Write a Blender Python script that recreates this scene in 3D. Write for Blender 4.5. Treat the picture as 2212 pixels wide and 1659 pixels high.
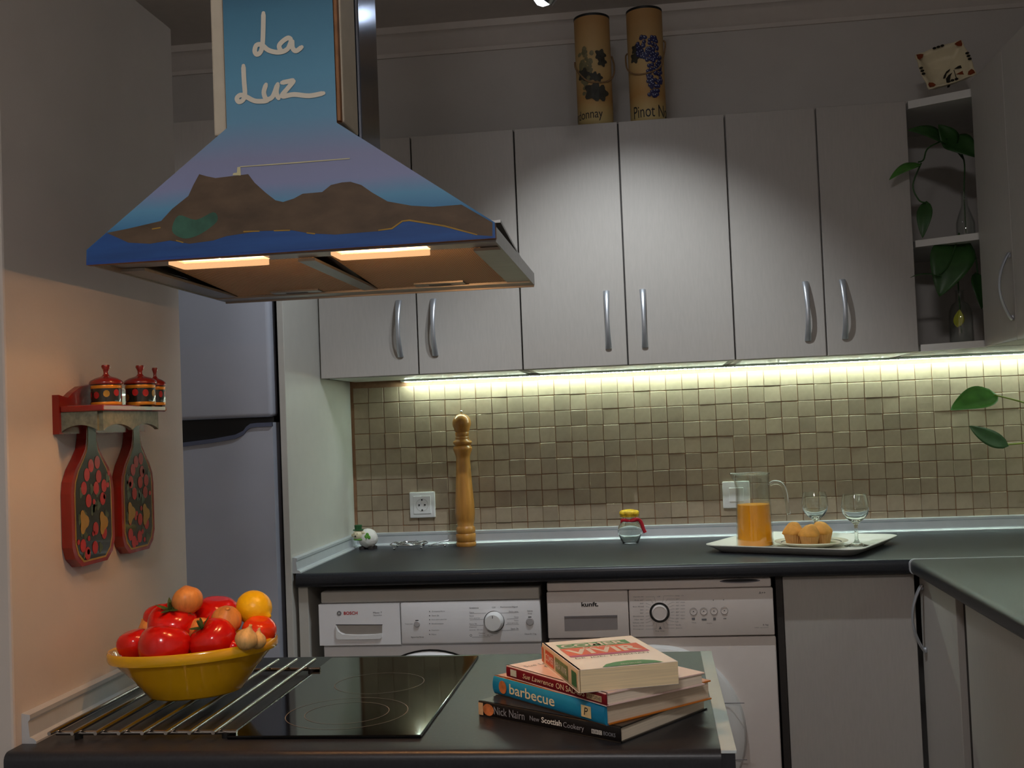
import bpy, bmesh, math, random
from mathutils import Vector, Matrix
rnd = random.Random(7)
for o in list(bpy.data.objects): bpy.data.objects.remove(o, do_unlink=True)
S = bpy.context.scene
C = S.collection
PI = math.pi
# ------------------------------------------------------------------ camera
W, H, FPX, CZ = 2212, 1659, 2421.1, 1.289
YAW, PITCH, ROLL = .1226, .035, .0399
fw = Vector((-math.sin(YAW)*math.cos(PITCH), math.cos(YAW)*math.cos(PITCH), math.sin(PITCH)))
r0 = Vector((math.cos(YAW), math.sin(YAW), 0)); u0 = r0.cross(fw)
RT = r0*math.cos(ROLL) - u0*math.sin(ROLL); UP = r0*math.sin(ROLL) + u0*math.cos(ROLL)
cd = bpy.data.cameras.new('camera'); cam = bpy.data.objects.new('camera', cd); C.objects.link(cam)
m = Matrix((RT, UP, -fw)).transposed().to_4x4(); m.translation = Vector((0, 0, CZ)); cam.matrix_world = m
cd.sensor_width = 36; cd.lens = 36*FPX/W; cd.clip_start = .05
S.camera = cam
# pixel of the photograph -> world point on a plane (x, y or z = value)
def up(u, v, axis, val):
    d = fw + RT*((u-W/2)/FPX) - UP*((v-H/2)/FPX); o = Vector((0, 0, CZ))
    return o + d*((val-o[axis])/d[axis])
def X(u, v, a): return up(u, v, 0, a)
def Y(u, v, a): return up(u, v, 1, a)
def Z(u, v, a): return up(u, v, 2, a)
# ------------------------------------------------------------------ world, exposure
wd = bpy.data.worlds.new('world'); S.world = wd; wd.use_nodes = True
wd.node_tree.nodes['Background'].inputs[0].default_value = (.5, .55, .65, 1)
wd.node_tree.nodes['Background'].inputs[1].default_value = .02
S.view_settings.view_transform = 'Standard'; S.view_settings.look = 'None'
S.view_settings.gamma = 1; S.view_settings.use_curve_mapping = False
S.view_settings.exposure = 0.0
# strengths of the lamps of the room and of the added fill lamp
LED_L, HOOD_W, HOOD_LENS, SPOT_W, SPOT2_W, FILL_L = 98, 2.9, 1.5, 38, 19, 64
# ------------------------------------------------------------------ materials
def srgb(r, g, b):
    f = lambda c: (c/255/12.92) if c/255 <= .04045 else ((c/255+.055)/1.055)**2.4
    return (f(r), f(g), f(b), 1)
MATS = {}
def mat(name, col, rough=.5, metal=0, var=0, vscale=30, bump=0, bscale=200, trans=0, ior=1.45, emit=None, estr=0, coat=0, spec=.5, stretch=None, sss=0, rndobj=0):
    if name in MATS: return MATS[name]
    M = bpy.data.materials.new(name); M.use_nodes = True; MATS[name] = M
    N, L = M.node_tree.nodes, M.node_tree.links; B = N['Principled BSDF']
    c = srgb(*col)
    B.inputs['Base Color'].default_value = c; B.inputs['Roughness'].default_value = rough
    B.inputs['Metallic'].default_value = metal; B.inputs['IOR'].default_value = ior
    B.inputs['Transmission Weight'].default_value = trans; B.inputs['Coat Weight'].default_value = coat
    B.inputs['Specular IOR Level'].default_value = spec
    if sss: B.inputs['Subsurface Weight'].default_value = sss; B.inputs['Subsurface Radius'].default_value = (.01, .006, .003)
    if emit: B.inputs['Emission Color'].default_value = srgb(*emit); B.inputs['Emission Strength'].default_value = estr
    if var or bump:
        tc = N.new('ShaderNodeTexCoord'); mp = N.new('ShaderNodeMapping'); L.new(tc.outputs['Object'], mp.inputs[0])
        if stretch: mp.inputs['Scale'].default_value = stretch
    if var:
        nz = N.new('ShaderNodeTexNoise'); nz.inputs['Scale'].default_value = vscale; nz.inputs['Detail'].default_value = 5
        L.new(mp.outputs[0], nz.inputs[0])
        rp = N.new('ShaderNodeValToRGB'); L.new(nz.outputs[0], rp.inputs[0])
        rp.color_ramp.elements[0].position = .3; rp.color_ramp.elements[1].position = .7
        rp.color_ramp.elements[0].color = tuple(x*(1-var) for x in c[:3])+(1,)
        rp.color_ramp.elements[1].color = tuple(min(1, x*(1+var)) for x in c[:3])+(1,)
        src = rp.outputs[0]
        if rndobj:
            oi = N.new('ShaderNodeObjectInfo'); ge = N.new('ShaderNodeNewGeometry')
            ad = N.new('ShaderNodeMath'); ad.operation = 'ADD'; L.new(oi.outputs['Random'], ad.inputs[0]); L.new(ge.outputs['Random Per Island'], ad.inputs[1])
            fr = N.new('ShaderNodeMath'); fr.operation = 'FRACT'; L.new(ad.outputs[0], fr.inputs[0])
            mr = N.new('ShaderNodeMapRange'); L.new(fr.outputs[0], mr.inputs[0]); mr.inputs[3].default_value = 1-rndobj; mr.inputs[4].default_value = 1+rndobj
            hs = N.new('ShaderNodeHueSaturation'); L.new(mr.outputs[0], hs.inputs['Value']); L.new(src, hs.inputs['Color']); src = hs.outputs[0]
        L.new(src, B.inputs['Base Color'])
    if bump:
        n2 = N.new('ShaderNodeTexNoise'); n2.inputs['Scale'].default_value = bscale; L.new(mp.outputs[0], n2.inputs[0])
        bp = N.new('ShaderNodeBump'); bp.inputs['Strength'].default_value = bump; bp.inputs['Distance'].default_value = .002
        L.new(n2.outputs[0], bp.inputs['Height']); L.new(bp.outputs[0], B.inputs['Normal'])
    return M
def ramp_mat(name, stops, z0, z1, rough=.6, axis=2, var=.08):
    # colour laid along object z, as on a painted or dyed thing
    M = bpy.data.materials.new(name); M.use_nodes = True; MATS[name] = M
    N, L = M.node_tree.nodes, M.node_tree.links; B = N['Principled BSDF']; B.inputs['Roughness'].default_value = rough
    tc = N.new('ShaderNodeTexCoord'); sp = N.new('ShaderNodeSeparateXYZ'); L.new(tc.outputs['Object'], sp.inputs[0])
    nz = N.new('ShaderNodeTexNoise'); nz.inputs['Scale'].default_value = 14; nz.inputs['Detail'].default_value = 6; L.new(tc.outputs['Object'], nz.inputs[0])
    mr = N.new('ShaderNodeMapRange'); mr.inputs[1].default_value = z0; mr.inputs[2].default_value = z1; L.new(sp.outputs[axis], mr.inputs[0])
    ad = N.new('ShaderNodeMath'); ad.operation = 'MULTIPLY_ADD'; L.new(nz.outputs[0], ad.inputs[0]); ad.inputs[1].default_value = var; L.new(mr.outputs[0], ad.inputs[2])
    rp = N.new('ShaderNodeValToRGB'); L.new(ad.outputs[0], rp.inputs[0]); e = rp.color_ramp.elements
    e[0].position = stops[0][0]; e[0].color = srgb(*stops[0][1]); e[1].position = stops[-1][0]; e[1].color = srgb(*stops[-1][1])
    for p, c in stops[1:-1]: k = e.new(p); k.color = srgb(*c)
    L.new(rp.outputs[0], B.inputs['Base Color'])
    return M
M_wall = mat('wall_paint', (212, 207, 201), .85, var=.03, vscale=6, bump=.15, bscale=160)
M_ceil = mat('ceiling_paint', (228, 220, 212), .9, var=.02)
M_door = mat('taupe_laminate', (179, 174, 168), .45, var=.03, vscale=220, stretch=(1, 1, .12), bump=.06, bscale=500)
M_carc = mat('white_carcass', (215, 213, 208), .5, var=.02)
M_dark = mat('dark_carcass', (48, 43, 40), .6, var=.05)
M_panel = mat('pale_panel', (192, 190, 182), .5, var=.02, vscale=20)
M_count = mat('charcoal_worktop', (40, 42, 47), .38, var=.18, vscale=260, bump=.05, bscale=400)
M_cedge = mat('black_edge', (26, 25, 26), .45, var=.1)
M_alu = mat('brushed_aluminium', (196, 200, 205), .32, metal=.85, var=.05, vscale=60, stretch=(.05, 1, 1))
M_aluw = mat('satin_aluminium_trim', (205, 210, 214), .4, metal=.35, var=.03)
M_steel = mat('brushed_steel', (150, 149, 146), .34, metal=.9, var=.08, vscale=120, stretch=(.04, 1, 1))
M_chrome = mat('chrome', (205, 205, 208), .12, metal=1, var=.03)
M_handle = mat('satin_handle', (200, 205, 212), .36, metal=.75, var=.04)
M_blackglass = mat('black_glass', (8, 8, 9), .06, var=.1, spec=.35)
M_ring = mat('printed_ring', (120, 112, 104), .5, var=.05)
M_tile = mat('stone_tile', (164, 147, 124), .5, var=.07, vscale=45, bump=.12, bscale=90, rndobj=.09)
M_grout = mat('reddish_grout', (150, 112, 84), .9, var=.1, vscale=80)
M_white = mat('white_enamel', (236, 235, 236), .3, var=.015)
M_whiteb = mat('grey_white_enamel', (224, 214, 208), .35, var=.015)
M_plw = mat('white_plastic', (232, 232, 230), .35, var=.01)
M_ink = mat('dark_ink', (40, 40, 44), .6, var=.05)
M_inkg = mat('grey_ink', (112, 110, 112), .6, var=.05)
M_red = mat('red_ink', (190, 20, 32), .5, var=.05)
M_black = mat('black_plastic', (16, 16, 17), .5, var=.1)
M_fridge = mat('silver_grey_door', (172, 176, 188), .36, metal=0, var=.03, vscale=8)
M_fridgelip = mat('grey_plastic_lip', (84, 90, 112), .35, var=.03)
M_glass = mat('clear_glass', (250, 255, 252), .02, trans=1, ior=1.45, var=.004)
M_lens = bpy.data.materials.new('lamp_lens'); M_lens.use_nodes = True         # frosted lens: glows and lets the bulb through
_n, _l = M_lens.node_tree.nodes, M_lens.node_tree.links
_t = _n.new('ShaderNodeBsdfTransparent'); _t.inputs[0].default_value = (1, .95, .86, 1)
_e = _n.new('ShaderNodeEmission'); _e.inputs[0].default_value = srgb(255, 196, 140); _e.inputs[1].default_value = HOOD_LENS
_z = _n.new('ShaderNodeTexNoise'); _z.inputs['Scale'].default_value = 40; _mr = _n.new('ShaderNodeMapRange'); _mr.inputs[3].default_value = .36; _mr.inputs[4].default_value = .44; _l.new(_z.outputs[0], _mr.inputs[0])
_m = _n.new('ShaderNodeMixShader'); _l.new(_mr.outputs[0], _m.inputs[0]); _l.new(_t.outputs[0], _m.inputs[1]); _l.new(_e.outputs[0], _m.inputs[2]); _l.new(_m.outputs[0], _n['Material Output'].inputs[0])
M_thin = bpy.data.materials.new('thin_clear_glass'); M_thin.use_nodes = True     # thin walls: clear view, Fresnel gloss
_n, _l = M_thin.node_tree.nodes, M_thin.node_tree.links
_t = _n.new('ShaderNodeBsdfTransparent'); _t.inputs[0].default_value = (.97, .985, .975, 1); _g = _n.new('ShaderNodeBsdfGlossy'); _g.inputs['Roughness'].default_value = .03
_lw = _n.new('ShaderNodeLayerWeight'); _p = _n.new('ShaderNodeMath'); _p.operation = 'POWER'; _l.new(_lw.outputs['Facing'], _p.inputs[0]); _p.inputs[1].default_value = 3
_f = _n.new('ShaderNodeMath'); _f.operation = 'MULTIPLY_ADD'; _l.new(_p.outputs[0], _f.inputs[0]); _f.inputs[1].default_value = .75; _f.inputs[2].default_value = .06; _m = _n.new('ShaderNodeMixShader'); _l.new(_f.outputs[0], _m.inputs[0]); _l.new(_t.outputs[0], _m.inputs[1]); _l.new(_g.outputs[0], _m.inputs[2]); _l.new(_m.outputs[0], _n['Material Output'].inputs[0])
M_led = mat('led_diode', (255, 255, 255), .4, emit=(228, 255, 240), estr=LED_L, var=.01)
M_diff = mat('led_channel', (226, 236, 226), .35, var=.02)
# ------------------------------------------------------------------ building helpers
def obj(name, bm, M, parent=None, smooth=False, world=True):
    me = bpy.data.meshes.new(name)
    bmesh.ops.recalc_face_normals(bm, faces=bm.faces[:])
    bm.to_mesh(me); bm.free()
    if isinstance(M, (list, tuple)):
        for q in M: me.materials.append(q)
    elif M: me.materials.append(M)
    if smooth is True:
        for p in me.polygons: p.use_smooth = True
    elif smooth:                                   # smooth below an angle
        for p in me.polygons: p.use_smooth = True
        me.set_sharp_from_angle(angle=math.radians(smooth))
    o = bpy.data.objects.new(name, me); C.objects.link(o)
    if parent:
        o.parent = parent
        if world:                                  # mesh given in world coordinates
            mw = parent.matrix_basis if not parent.parent else parent.parent.matrix_basis @ parent.matrix_basis
            me.transform(mw.inverted())
    return o
def tag(o, label, cat, group=None, kind=None):
    o['label'] = label
    if cat: o['category'] = cat
    if group: o['group'] = group
    if kind: o['kind'] = kind
    return o
def thing(name, label, cat, loc=(0, 0, 0), rz=0, group=None):
    o = bpy.data.objects.new(name, None); C.objects.link(o); o.empty_display_size = .05
    o.location = loc; o.rotation_euler = (0, 0, rz)
    o.matrix_basis = Matrix.Translation(Vector(loc)) @ Matrix.Rotation(rz, 4, 'Z')
    return tag(o, label, cat, group)
def origin_to_base(o):                             # one-mesh things: put the origin at their base
    me = o.data; vs = [v.co for v in me.vertices]
    c = Vector(((min(v.x for v in vs)+max(v.x for v in vs))/2, (min(v.y for v in vs)+max(v.y for v in vs))/2, min(v.z for v in vs)))
    me.transform(Matrix.Translation(-c)); o.location = c; o.matrix_basis = Matrix.Translation(c); return o
def struct(name, bm, M, label, cat, smooth=False):
    return tag(origin_to_base(obj(name, bm, M, smooth=smooth)), label, cat, kind='structure')
def nb(): return bmesh.new()
def bx(bm, x0, x1, y0, y1, z0, z1, bev=0, seg=2, mi=0):
    vs = [bm.verts.new((x, y, z)) for x in (x0, x1) for y in (y0, y1) for z in (z0, z1)]
    fs = [bm.faces.new([vs[i] for i in q]) for q in ((0, 1, 3, 2), (4, 6, 7, 5), (0, 4, 5, 1), (2, 3, 7, 6), (0, 2, 6, 4), (1, 5, 7, 3))]
    for f in fs: f.material_index = mi
    if bev:
        es = list({e for f in fs for e in f.edges})
        r = bmesh.ops.bevel(bm, geom=es, offset=bev, segments=seg, profile=.5, affect='EDGES')
        for f in r['faces']: f.material_index = mi
    return bm
def box(*a, **k): return bx(nb(), *a, **k)
def prism(bm, pts, f0, f1):                        # pts 2D; f0, f1 map a 2D point to 3D on the two ends
    a = [bm.verts.new(f0(*p)) for p in pts]; b = [bm.verts.new(f1(*p)) for p in pts]
    bm.faces.new(a); bm.faces.new(b[::-1]); n = len(pts)
    for i in range(n): bm.faces.new((a[i], b[i], b[(i+1) % n], a[(i+1) % n]))
    return bm
def lathe(bm, prof, n=32, c=(0, 0, 0), fn=None, caps=True):
    rings = []
    for r, z in prof:
        if r < 1e-6: rings.append([bm.verts.new((c[0], c[1], c[2]+z))])
        else:
            R = []
            for i in range(n):
                t = 2*PI*i/n; k = fn(t, z) if fn else 1
                R.append(bm.verts.new((c[0]+r*k*math.cos(t), c[1]+r*k*math.sin(t), c[2]+z)))
            rings.append(R)
    for a, b in zip(rings, rings[1:]):
        for i in range(n):
            j = (i+1) % n
            if len(a) == 1 and len(b) == 1: continue
            if len(a) == 1: bm.faces.new((a[0], b[i], b[j]))
            elif len(b) == 1: bm.faces.new((a[i], b[0], a[j]))
            else: bm.faces.new((a[i], b[i], b[j], a[j]))
    if caps and len(rings[0]) > 1: bm.faces.new(rings[0][::-1])
    if caps and len(rings[-1]) > 1: bm.faces.new(rings[-1])
    return bm
def tube(bm, path, r, n=8, closed=False, flat=None, ref=None):
    path = [Vector(p) for p in path]; N = len(path); rings = []
    rr = r if isinstance(r, (list, tuple)) else [r]*N
    fl = flat if isinstance(flat, (list, tuple)) else [flat if flat else 1]*N
    prev = None
    for i, p in enumerate(path):
        t = (path[(i+1) % N]-path[i-1]) if closed else (path[min(i+1, N-1)]-path[max(i-1, 0)])
        t.normalize()
        a = Vector(ref) if ref else (prev if prev else (Vector((0, 0, 1)) if abs(t.z) < .9 else Vector((1, 0, 0))))
        a = a - t*a.dot(t); a.normalize(); b = t.cross(a); prev = a
        rings.append([bm.verts.new(p + a*rr[i]*math.cos(2*PI*k/n) + b*rr[i]*fl[i]*math.sin(2*PI*k/n)) for k in range(n)])
    pairs = list(zip(rings, rings[1:])) + ([(rings[-1], rings[0])] if closed else [])
    for A, B in pairs:
        for k in range(n): bm.faces.new((A[k], A[(k+1) % n], B[(k+1) % n], B[k]))
    if not closed: bm.faces.new(rings[0][::-1]); bm.faces.new(rings[-1])
    return bm
def spline(pts, k=6, closed=False):
    P = [Vector(p) for p in pts]; out = []; n = len(P)
    for i in range(n if closed else n-1):
        g = (lambda j: P[j % n]) if closed else (lambda j: P[max(0, min(n-1, j))])
        a, b, c, d = g(i-1), g(i), g(i+1), g(i+2)
        for s in range(k):
            t = s/k; out.append(.5*((2*b)+(c-a)*t+(2*a-5*b+4*c-d)*t*t+(3*b-a-3*c+d)*t**3))
    if not closed: out.append(P[-1])
    return out
def sphere(bm, c, r, n=16, m=10, sc=(1, 1, 1), fn=None):
    prof = []
    rings = []
    for j in range(m+1):
        ph = -PI/2+PI*j/m; rr, z = math.cos(ph), math.sin(ph)
        if j in (0, m): rings.append([bm.verts.new((c[0], c[1], c[2]+r*sc[2]*z))])
        else:
            R = []
            for i in range(n):
                t = 2*PI*i/n; k = fn(t, z) if fn else 1
                R.append(bm.verts.new((c[0]+r*sc[0]*k*rr*math.cos(t), c[1]+r*sc[1]*k*rr*math.sin(t), c[2]+r*sc[2]*z)))
            rings.append(R)
    for a, b in zip(rings, rings[1:]):
        for i in range(n):
            j = (i+1) % n
            if len(a) == 1: bm.faces.new((a[0], b[j], b[i]))
            elif len(b) == 1: bm.faces.new((a[i], a[j], b[0]))
            else: bm.faces.new((a[i], a[j], b[j], b[i]))
    return bm
def frame(o, x, y):                                # matrix with local xy plane spanned by x, y
    x = Vector(x).normalized(); y = Vector(y); y = (y-x*y.dot(x)).normalized(); z = x.cross(y)
    M = Matrix((x, y, z)).transposed().to_4x4(); M.translation = Vector(o); return M
def text_bm(s, size, w=None, shear=0, bold=0, spacing=1, align='LEFT', extrude=.00012, h=None):
    cu = bpy.data.curves.new('t', 'FONT'); cu.body = s; cu.size = size; cu.shear = shear; cu.offset = bold
    cu.space_character = spacing; cu.align_x = align; cu.resolution_u = 3
    ob = bpy.data.objects.new('t', cu); C.objects.link(ob)
    me = bpy.data.meshes.new_from_object(ob); bpy.data.objects.remove(ob, do_unlink=True); bpy.data.curves.remove(cu)
    bm = nb(); bm.from_mesh(me); bpy.data.meshes.remove(me)
    if bm.verts:
        x0, x1 = min(v.co.x for v in bm.verts), max(v.co.x for v in bm.verts)
        y0, y1 = min(v.co.y for v in bm.verts), max(v.co.y for v in bm.verts)
        kx = w/(x1-x0) if w else 1; ky = h/(y1-y0) if h else 1
        for v in bm.verts:
            if w: v.co.x = (v.co.x-(x0+x1)/2 if align == 'CENTER' else v.co.x-x0)*kx
            if h: v.co.y = (v.co.y-y0)*ky
    return bm
def letters(s, M, mt, parent, size, bend=None, **k):
    bm = text_bm(s, size, **k)
    if bend:
        for v in bm.verts: v.co = bend(v.co)
        return obj('lettering', bm, mt, parent)
    bm.transform(M); return obj('lettering', bm, mt, parent)
def quad_poly(bm, pts):
    bm.faces.new([bm.verts.new(p) for p in pts]); return bm
def stroke(bm, pts, w, nrm):                        # painted brush stroke: ribbon with round ends
    P = [Vector(p) for p in pts]; N = Vector(nrm); A = []; Bq = []
    for i, p in enumerate(P):
        t = (P[min(i+1, len(P)-1)]-P[max(i-1, 0)]).normalized(); s = t.cross(N).normalized()
        ww = w*(.75 if i in (0, len(P)-1) else 1)
        A.append(bm.verts.new(p+s*ww/2)); Bq.append(bm.verts.new(p-s*ww/2))
    for i in range(len(P)-1): bm.faces.new((A[i], A[i+1], Bq[i+1], Bq[i]))
    for p, t in ((P[0], P[0]-P[1]), (P[-1], P[-1]-P[-2])):
        t = t.normalized(); s = t.cross(N).normalized()
        bm.faces.new([bm.verts.new(p+(s*math.cos(a)+t*math.sin(a))*w*.4) for a in [PI*k/6 for k in range(7)]])
    return bm
def copy_tree(o, parent=None):
    c = o.copy(); C.objects.link(c); c.parent = parent
    for ch in list(o.children): copy_tree(ch, c)
    return c

# ================================================================== THE ROOM
ZI, ZC, YB, XP, XR, ZCEIL = .856, .905, 3.616, -.92, 1.25, 2.60
XL, YF = -1.75, -2.6
struct('floor', box(XL-.1, XR+.1, YF-.1, YB+.1, -.08, 0), mat('floor_tile', (120, 110, 100), .5, var=.1), 'brown floor tiles of the kitchen', 'floor')
struct('ceiling', box(XL-.1, XR+.1, YF-.1, YB+.1, ZCEIL, ZCEIL+.08), M_ceil, 'plain off-white kitchen ceiling', 'ceiling')
wall_back = struct('wall_back', box(XL-.1, XR+.1, YB+.004, YB+.1, 0, ZCEIL), M_wall, 'grey-white back wall with square stone tiles above the worktop', 'wall')
struct('wall_right', box(XR, XR+.1, YF, YB+.004, 0, ZCEIL), M_wall, 'plain wall behind the right-hand worktop', 'wall')
struct('wall_left', box(XL-.1, XL, YF, YB+.004, 0, ZCEIL), M_wall, 'plain wall beside the refrigerator', 'wall')
struct('wall_front', box(XL-.1, XR+.1, YF-.1, YF, 0, ZCEIL), M_wall, 'plain wall opposite the tiled wall', 'wall')
struct('wall_divider', box(XP-.11, XP, 1.51, 2.122, 0, 2.106, .004), mat('divider_paint', (196, 188, 180), .8, var=.03, vscale=8, bump=.12, bscale=140), 'grey-white partition wall carrying the red shelf and wooden boards', 'wall')
# cornice
bm = nb(); prof = [(0, 0), (-.008, 0), (-.012, .012), (-.022, .02), (-.04, .05), (-.052, .06), (-.06, .062), (-.064, .083), (0, .083)]
prism(bm, prof, lambda a, b: (XL, YB+.004+a, 2.517+b), lambda a, b: (XR, YB+.004+a, 2.517+b))
struct('trim_1', bm, M_ceil, 'moulded cornice between back wall and ceiling', 'cornice', smooth=30)
# tiles of the splashback, each a piece of the wall
obj('grout', box(-.985, XR-.001, YB-.0032, YB+.0045, ZC, 1.47), M_grout, wall_back)
TP, TZ = .0512, .0506
tiles = []
for i in range(-2, 45):
    for k in range(-1, 10):
        x0, x1 = -.924+i*TP, -.924+(i+1)*TP; z0, z1 = .969+(k-1)*TZ, .969+k*TZ
        x0, x1 = max(x0, -.984), min(x1, XR-.002); z0, z1 = max(z0, ZC+.03), min(z1, 1.446)
        if x1-x0 > .01 and z1-z0 > .008: tiles.append((x0, x1, z0, z1))
vis = sorted([t for t in tiles if t[1] < 1.13], key=lambda t: -t[0]); near = set(vis[:299])
G = .0008; cache = {}; far_bm = nb()
rt = random.Random(3)
for t in tiles:
    x0, x1, z0, z1 = t; w, h = round(x1-x0-2*G, 4), round(z1-z0-2*G, 4)
    tf = Matrix.Translation(((x0+x1)/2+rt.uniform(-.0006, .0006), YB-.003+rt.uniform(-.0009, .0009)-(.0022 if rt.random() < .05 else 0), (z0+z1)/2+rt.uniform(-.0006, .0006))) @ \
        Matrix.Rotation(rt.gauss(0, .018), 4, 'X') @ Matrix.Rotation(rt.gauss(0, .014), 4, 'Z') @ Matrix.Rotation(rt.gauss(0, .006), 4, 'Y')
    if t in near:
        if (w, h) not in cache:
            b = box(-w/2, w/2, -.003, .004, -h/2, h/2, .0012, 1); me = bpy.data.meshes.new('tile'); b.to_mesh(me); b.free(); me.materials.append(M_tile); cache[(w, h)] = me
        o = bpy.data.objects.new('tile', cache[(w, h)]); C.objects.link(o); o.parent = wall_back
        o.matrix_basis = wall_back.matrix_basis.inverted() @ tf
    else:
        b = box(-w/2, w/2, -.003, .004, -h/2, h/2, .0012, 1); b.transform(tf); me = bpy.data.meshes.new('q'); b.to_mesh(me); b.free(); far_bm.from_mesh(me); bpy.data.meshes.remove(me)
o = obj('tile', far_bm, M_tile, wall_back); o['kind'] = 'stuff'

# aluminium upstands along the worktops
tp = [(0, 0), (.022, 0), (.022, .003), (.018, .007), (.012, .009), (.010, .031), (.013, .035), (.013, .041), (0, .043)]
bm = prism(nb(), tp, lambda a, b: (-.978, YB-.006-a, ZC+b), lambda a, b: (XR, YB-.006-a, ZC+b))
struct('trim_2', bm, M_aluw, 'satin aluminium upstand along the foot of the tiles', 'trim')
bm = prism(nb(), tp, lambda a, b: (-.985+a, 2.962, ZC+b), lambda a, b: (-.985+a, YB-.028, ZC+b))
struct('trim_3', bm, M_aluw, 'satin aluminium upstand along the tall side panel', 'trim')
bm = prism(nb(), tp, lambda a, b: (XP+a, 1.53, ZI+b), lambda a, b: (XP+a, 2.10, ZI+b))
struct('trim_4', bm, M_aluw, 'satin aluminium upstand where the island meets the partition wall', 'trim')

# ================================================================== WORKTOPS
def worktop_profile(depth, th, r=.013):
    P = [(depth, 0), (depth, th)]
    P += [(r-r*math.sin(a), th-r+r*math.cos(a)) for a in [PI/2*k/5 for k in range(6)]]
    P += [(r-r*math.cos(a), r-r*math.sin(a)) for a in [PI/2*k/4 for k in range(5)]]
    return P
YC = 2.952
bm = prism(nb(), worktop_profile(YB-.006-YC, .038), lambda a, b: (-.975, YC+a, ZC-.038+b), lambda a, b: (XR, YC+a, ZC-.038+b))
tag(origin_to_base(obj('worktop', bm, M_count, smooth=30)), 'charcoal worktop along the tiled wall over the laundry machines', 'worktop')
bm = prism(nb(), worktop_profile(XR-.632, .038), lambda a, b: (.632+a, .9, ZC-.038+b), lambda a, b: (.632+a, YC-.004, ZC-.038+b))
wr = thing('worktop', 'charcoal worktop of the right-hand run with a thin metal joint strip', 'worktop', (.94, 2.0, ZC-.038))
obj('slab', bm, M_count, wr, smooth=30)
js = [(p[0], p[1]) for p in worktop_profile(XR-.632, .0395)]
o = obj('joint_strip', prism(nb(), js, lambda a, b: (.629+a, YC-.006, ZC-.0383+b), lambda a, b: (.629+a, YC+.0005, ZC-.0383+b)), M_aluw, wr)
# ================================================================== ISLAND
isl = thing('kitchen_island', 'dark kitchen island with a pale metal strip along one edge', 'island', (-.41, 1.8, 0))
IX0, IX1, IY0, IY1 = XP+.0005, .09, 1.482, 2.104
bm = nb(); bx(bm, XP+.0005, IX1-.02, 1.515, IY1, ZI-.034, ZI)
prism(bm, [(p[0], p[1]) for p in worktop_profile(.033, .034, .012)], lambda a, b: (IX0, IY0+a, ZI-.034+b), lambda a, b: (IX1-.02, IY0+a, ZI-.034+b))
bx(bm, IX1-.02, IX1-.002, IY0+.004, IY1, ZI-.034, ZI-.0005)
obj('worktop_slab', bm, M_count, isl, smooth=30)
o = obj('edge_strip', box(IX1-.02, IX1, IY0+.002, IY1+.002, ZI-.004, ZI+.0003, .0005, 1), mat('pale_edge_strip', (208, 220, 222), .4, metal=.1, var=.02), isl)
obj('body', box(XP+.002, IX1-.03, 1.53, IY1-.03, 0, ZI-.034), mat('island_panel', (60, 52, 46), .5, var=.06, vscale=40), isl)
# cooktop
ct = thing('cooktop', 'narrow black glass two-zone cooktop set into the island', 'cooktop', (-.478, 1.81, ZI))
obj('glass', box(-.619, -.338, 1.5455, 2.071, ZI, ZI+.005, .0015, 2), M_blackglass, ct)
def ringflat(c, r, w, z):
    bm = nb(); n = 64
    a = [bm.verts.new((c[0]+(r-w)*math.cos(2*PI*i/n), c[1]+(r-w)*math.sin(2*PI*i/n), z)) for i in range(n)]
    b = [bm.verts.new((c[0]+r*math.cos(2*PI*i/n), c[1]+r*math.sin(2*PI*i/n), z)) for i in range(n)]
    for i in range(n): bm.faces.new((a[i], b[i], b[(i+1) % n], a[(i+1) % n]))
    return bm
for c, r in (((-.477, 1.668), .0925), ((-.477, 1.668), .064), ((-.474, 1.86), .0755)):
    obj('cooking_zone_ring', ringflat(c, r, .0012, ZI+.0053), M_ring, ct)
# ================================================================== RANGE HOOD
HX0, HX1, HY0, HY1, HZ = -.795, -.2015, 1.515, 2.043, 1.5415
hood = thing('range_hood', 'island range hood with a painted seaside board on its front', 'range hood', ((HX0+HX1)/2, 1.78, HZ))
M_sky = ramp_mat('painted_sky', [(0, (30, 66, 150)), (.10, (40, 110, 165)), (.20, (96, 158, 196)), (.27, (142, 150, 190)), (.36, (140, 146, 182)), (.50, (104, 158, 192)), (.66, (92, 156, 190)), (.9, (66, 128, 160)), (1, (46, 96, 126))], 1.5415-HZ, 1.93-HZ, .55, var=.03)
M_wood = mat('brown_board_edge', (150, 104, 66), .6, var=.15, vscale=60)
M_cream = mat('cream_painted_wood', (206, 196, 176), .55, var=.05, vscale=30)
bp = [(HX0, 1.540), (HX1, 1.5435), (HX1, 1.565), (-.419, 1.719), (-.419, 2.32), (-.580, 2.32), (-.579, 1.723), (HX0+.001, 1.562)]
bm = prism(nb(), bp, lambda a, b: (a, HY0, b), lambda a, b: (a, HY0+.012, b))
for f in bm.faces: f.material_index = 0 if abs(f.normal.y) > .9 else 1
bm.normal_update()
for f in bm.faces: f.material_index = 0 if abs(f.normal.y) > .9 else 1
board = obj('painted_board', bm, [M_sky, M_wood], hood)
def hp(cx, cy, d=0): return Y(160+cx/2.127, cy/2.127, HY0-d)
top = [(150, 1070), (250, 1050), (400, 1015), (450, 960), (525, 900), (548, 850), (575, 800), (610, 810), (650, 818), (800, 800), (830, 840), (880, 885), (925, 920), (960, 928), (1010, 912), (1050, 890), (1140, 882), (1180, 850), (1230, 838), (1270, 835), (1320, 850), (1370, 885), (1440, 925), (1550, 945), (1650, 950), (1780, 940), (1922, 1022), (1922, 1085)]
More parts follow.
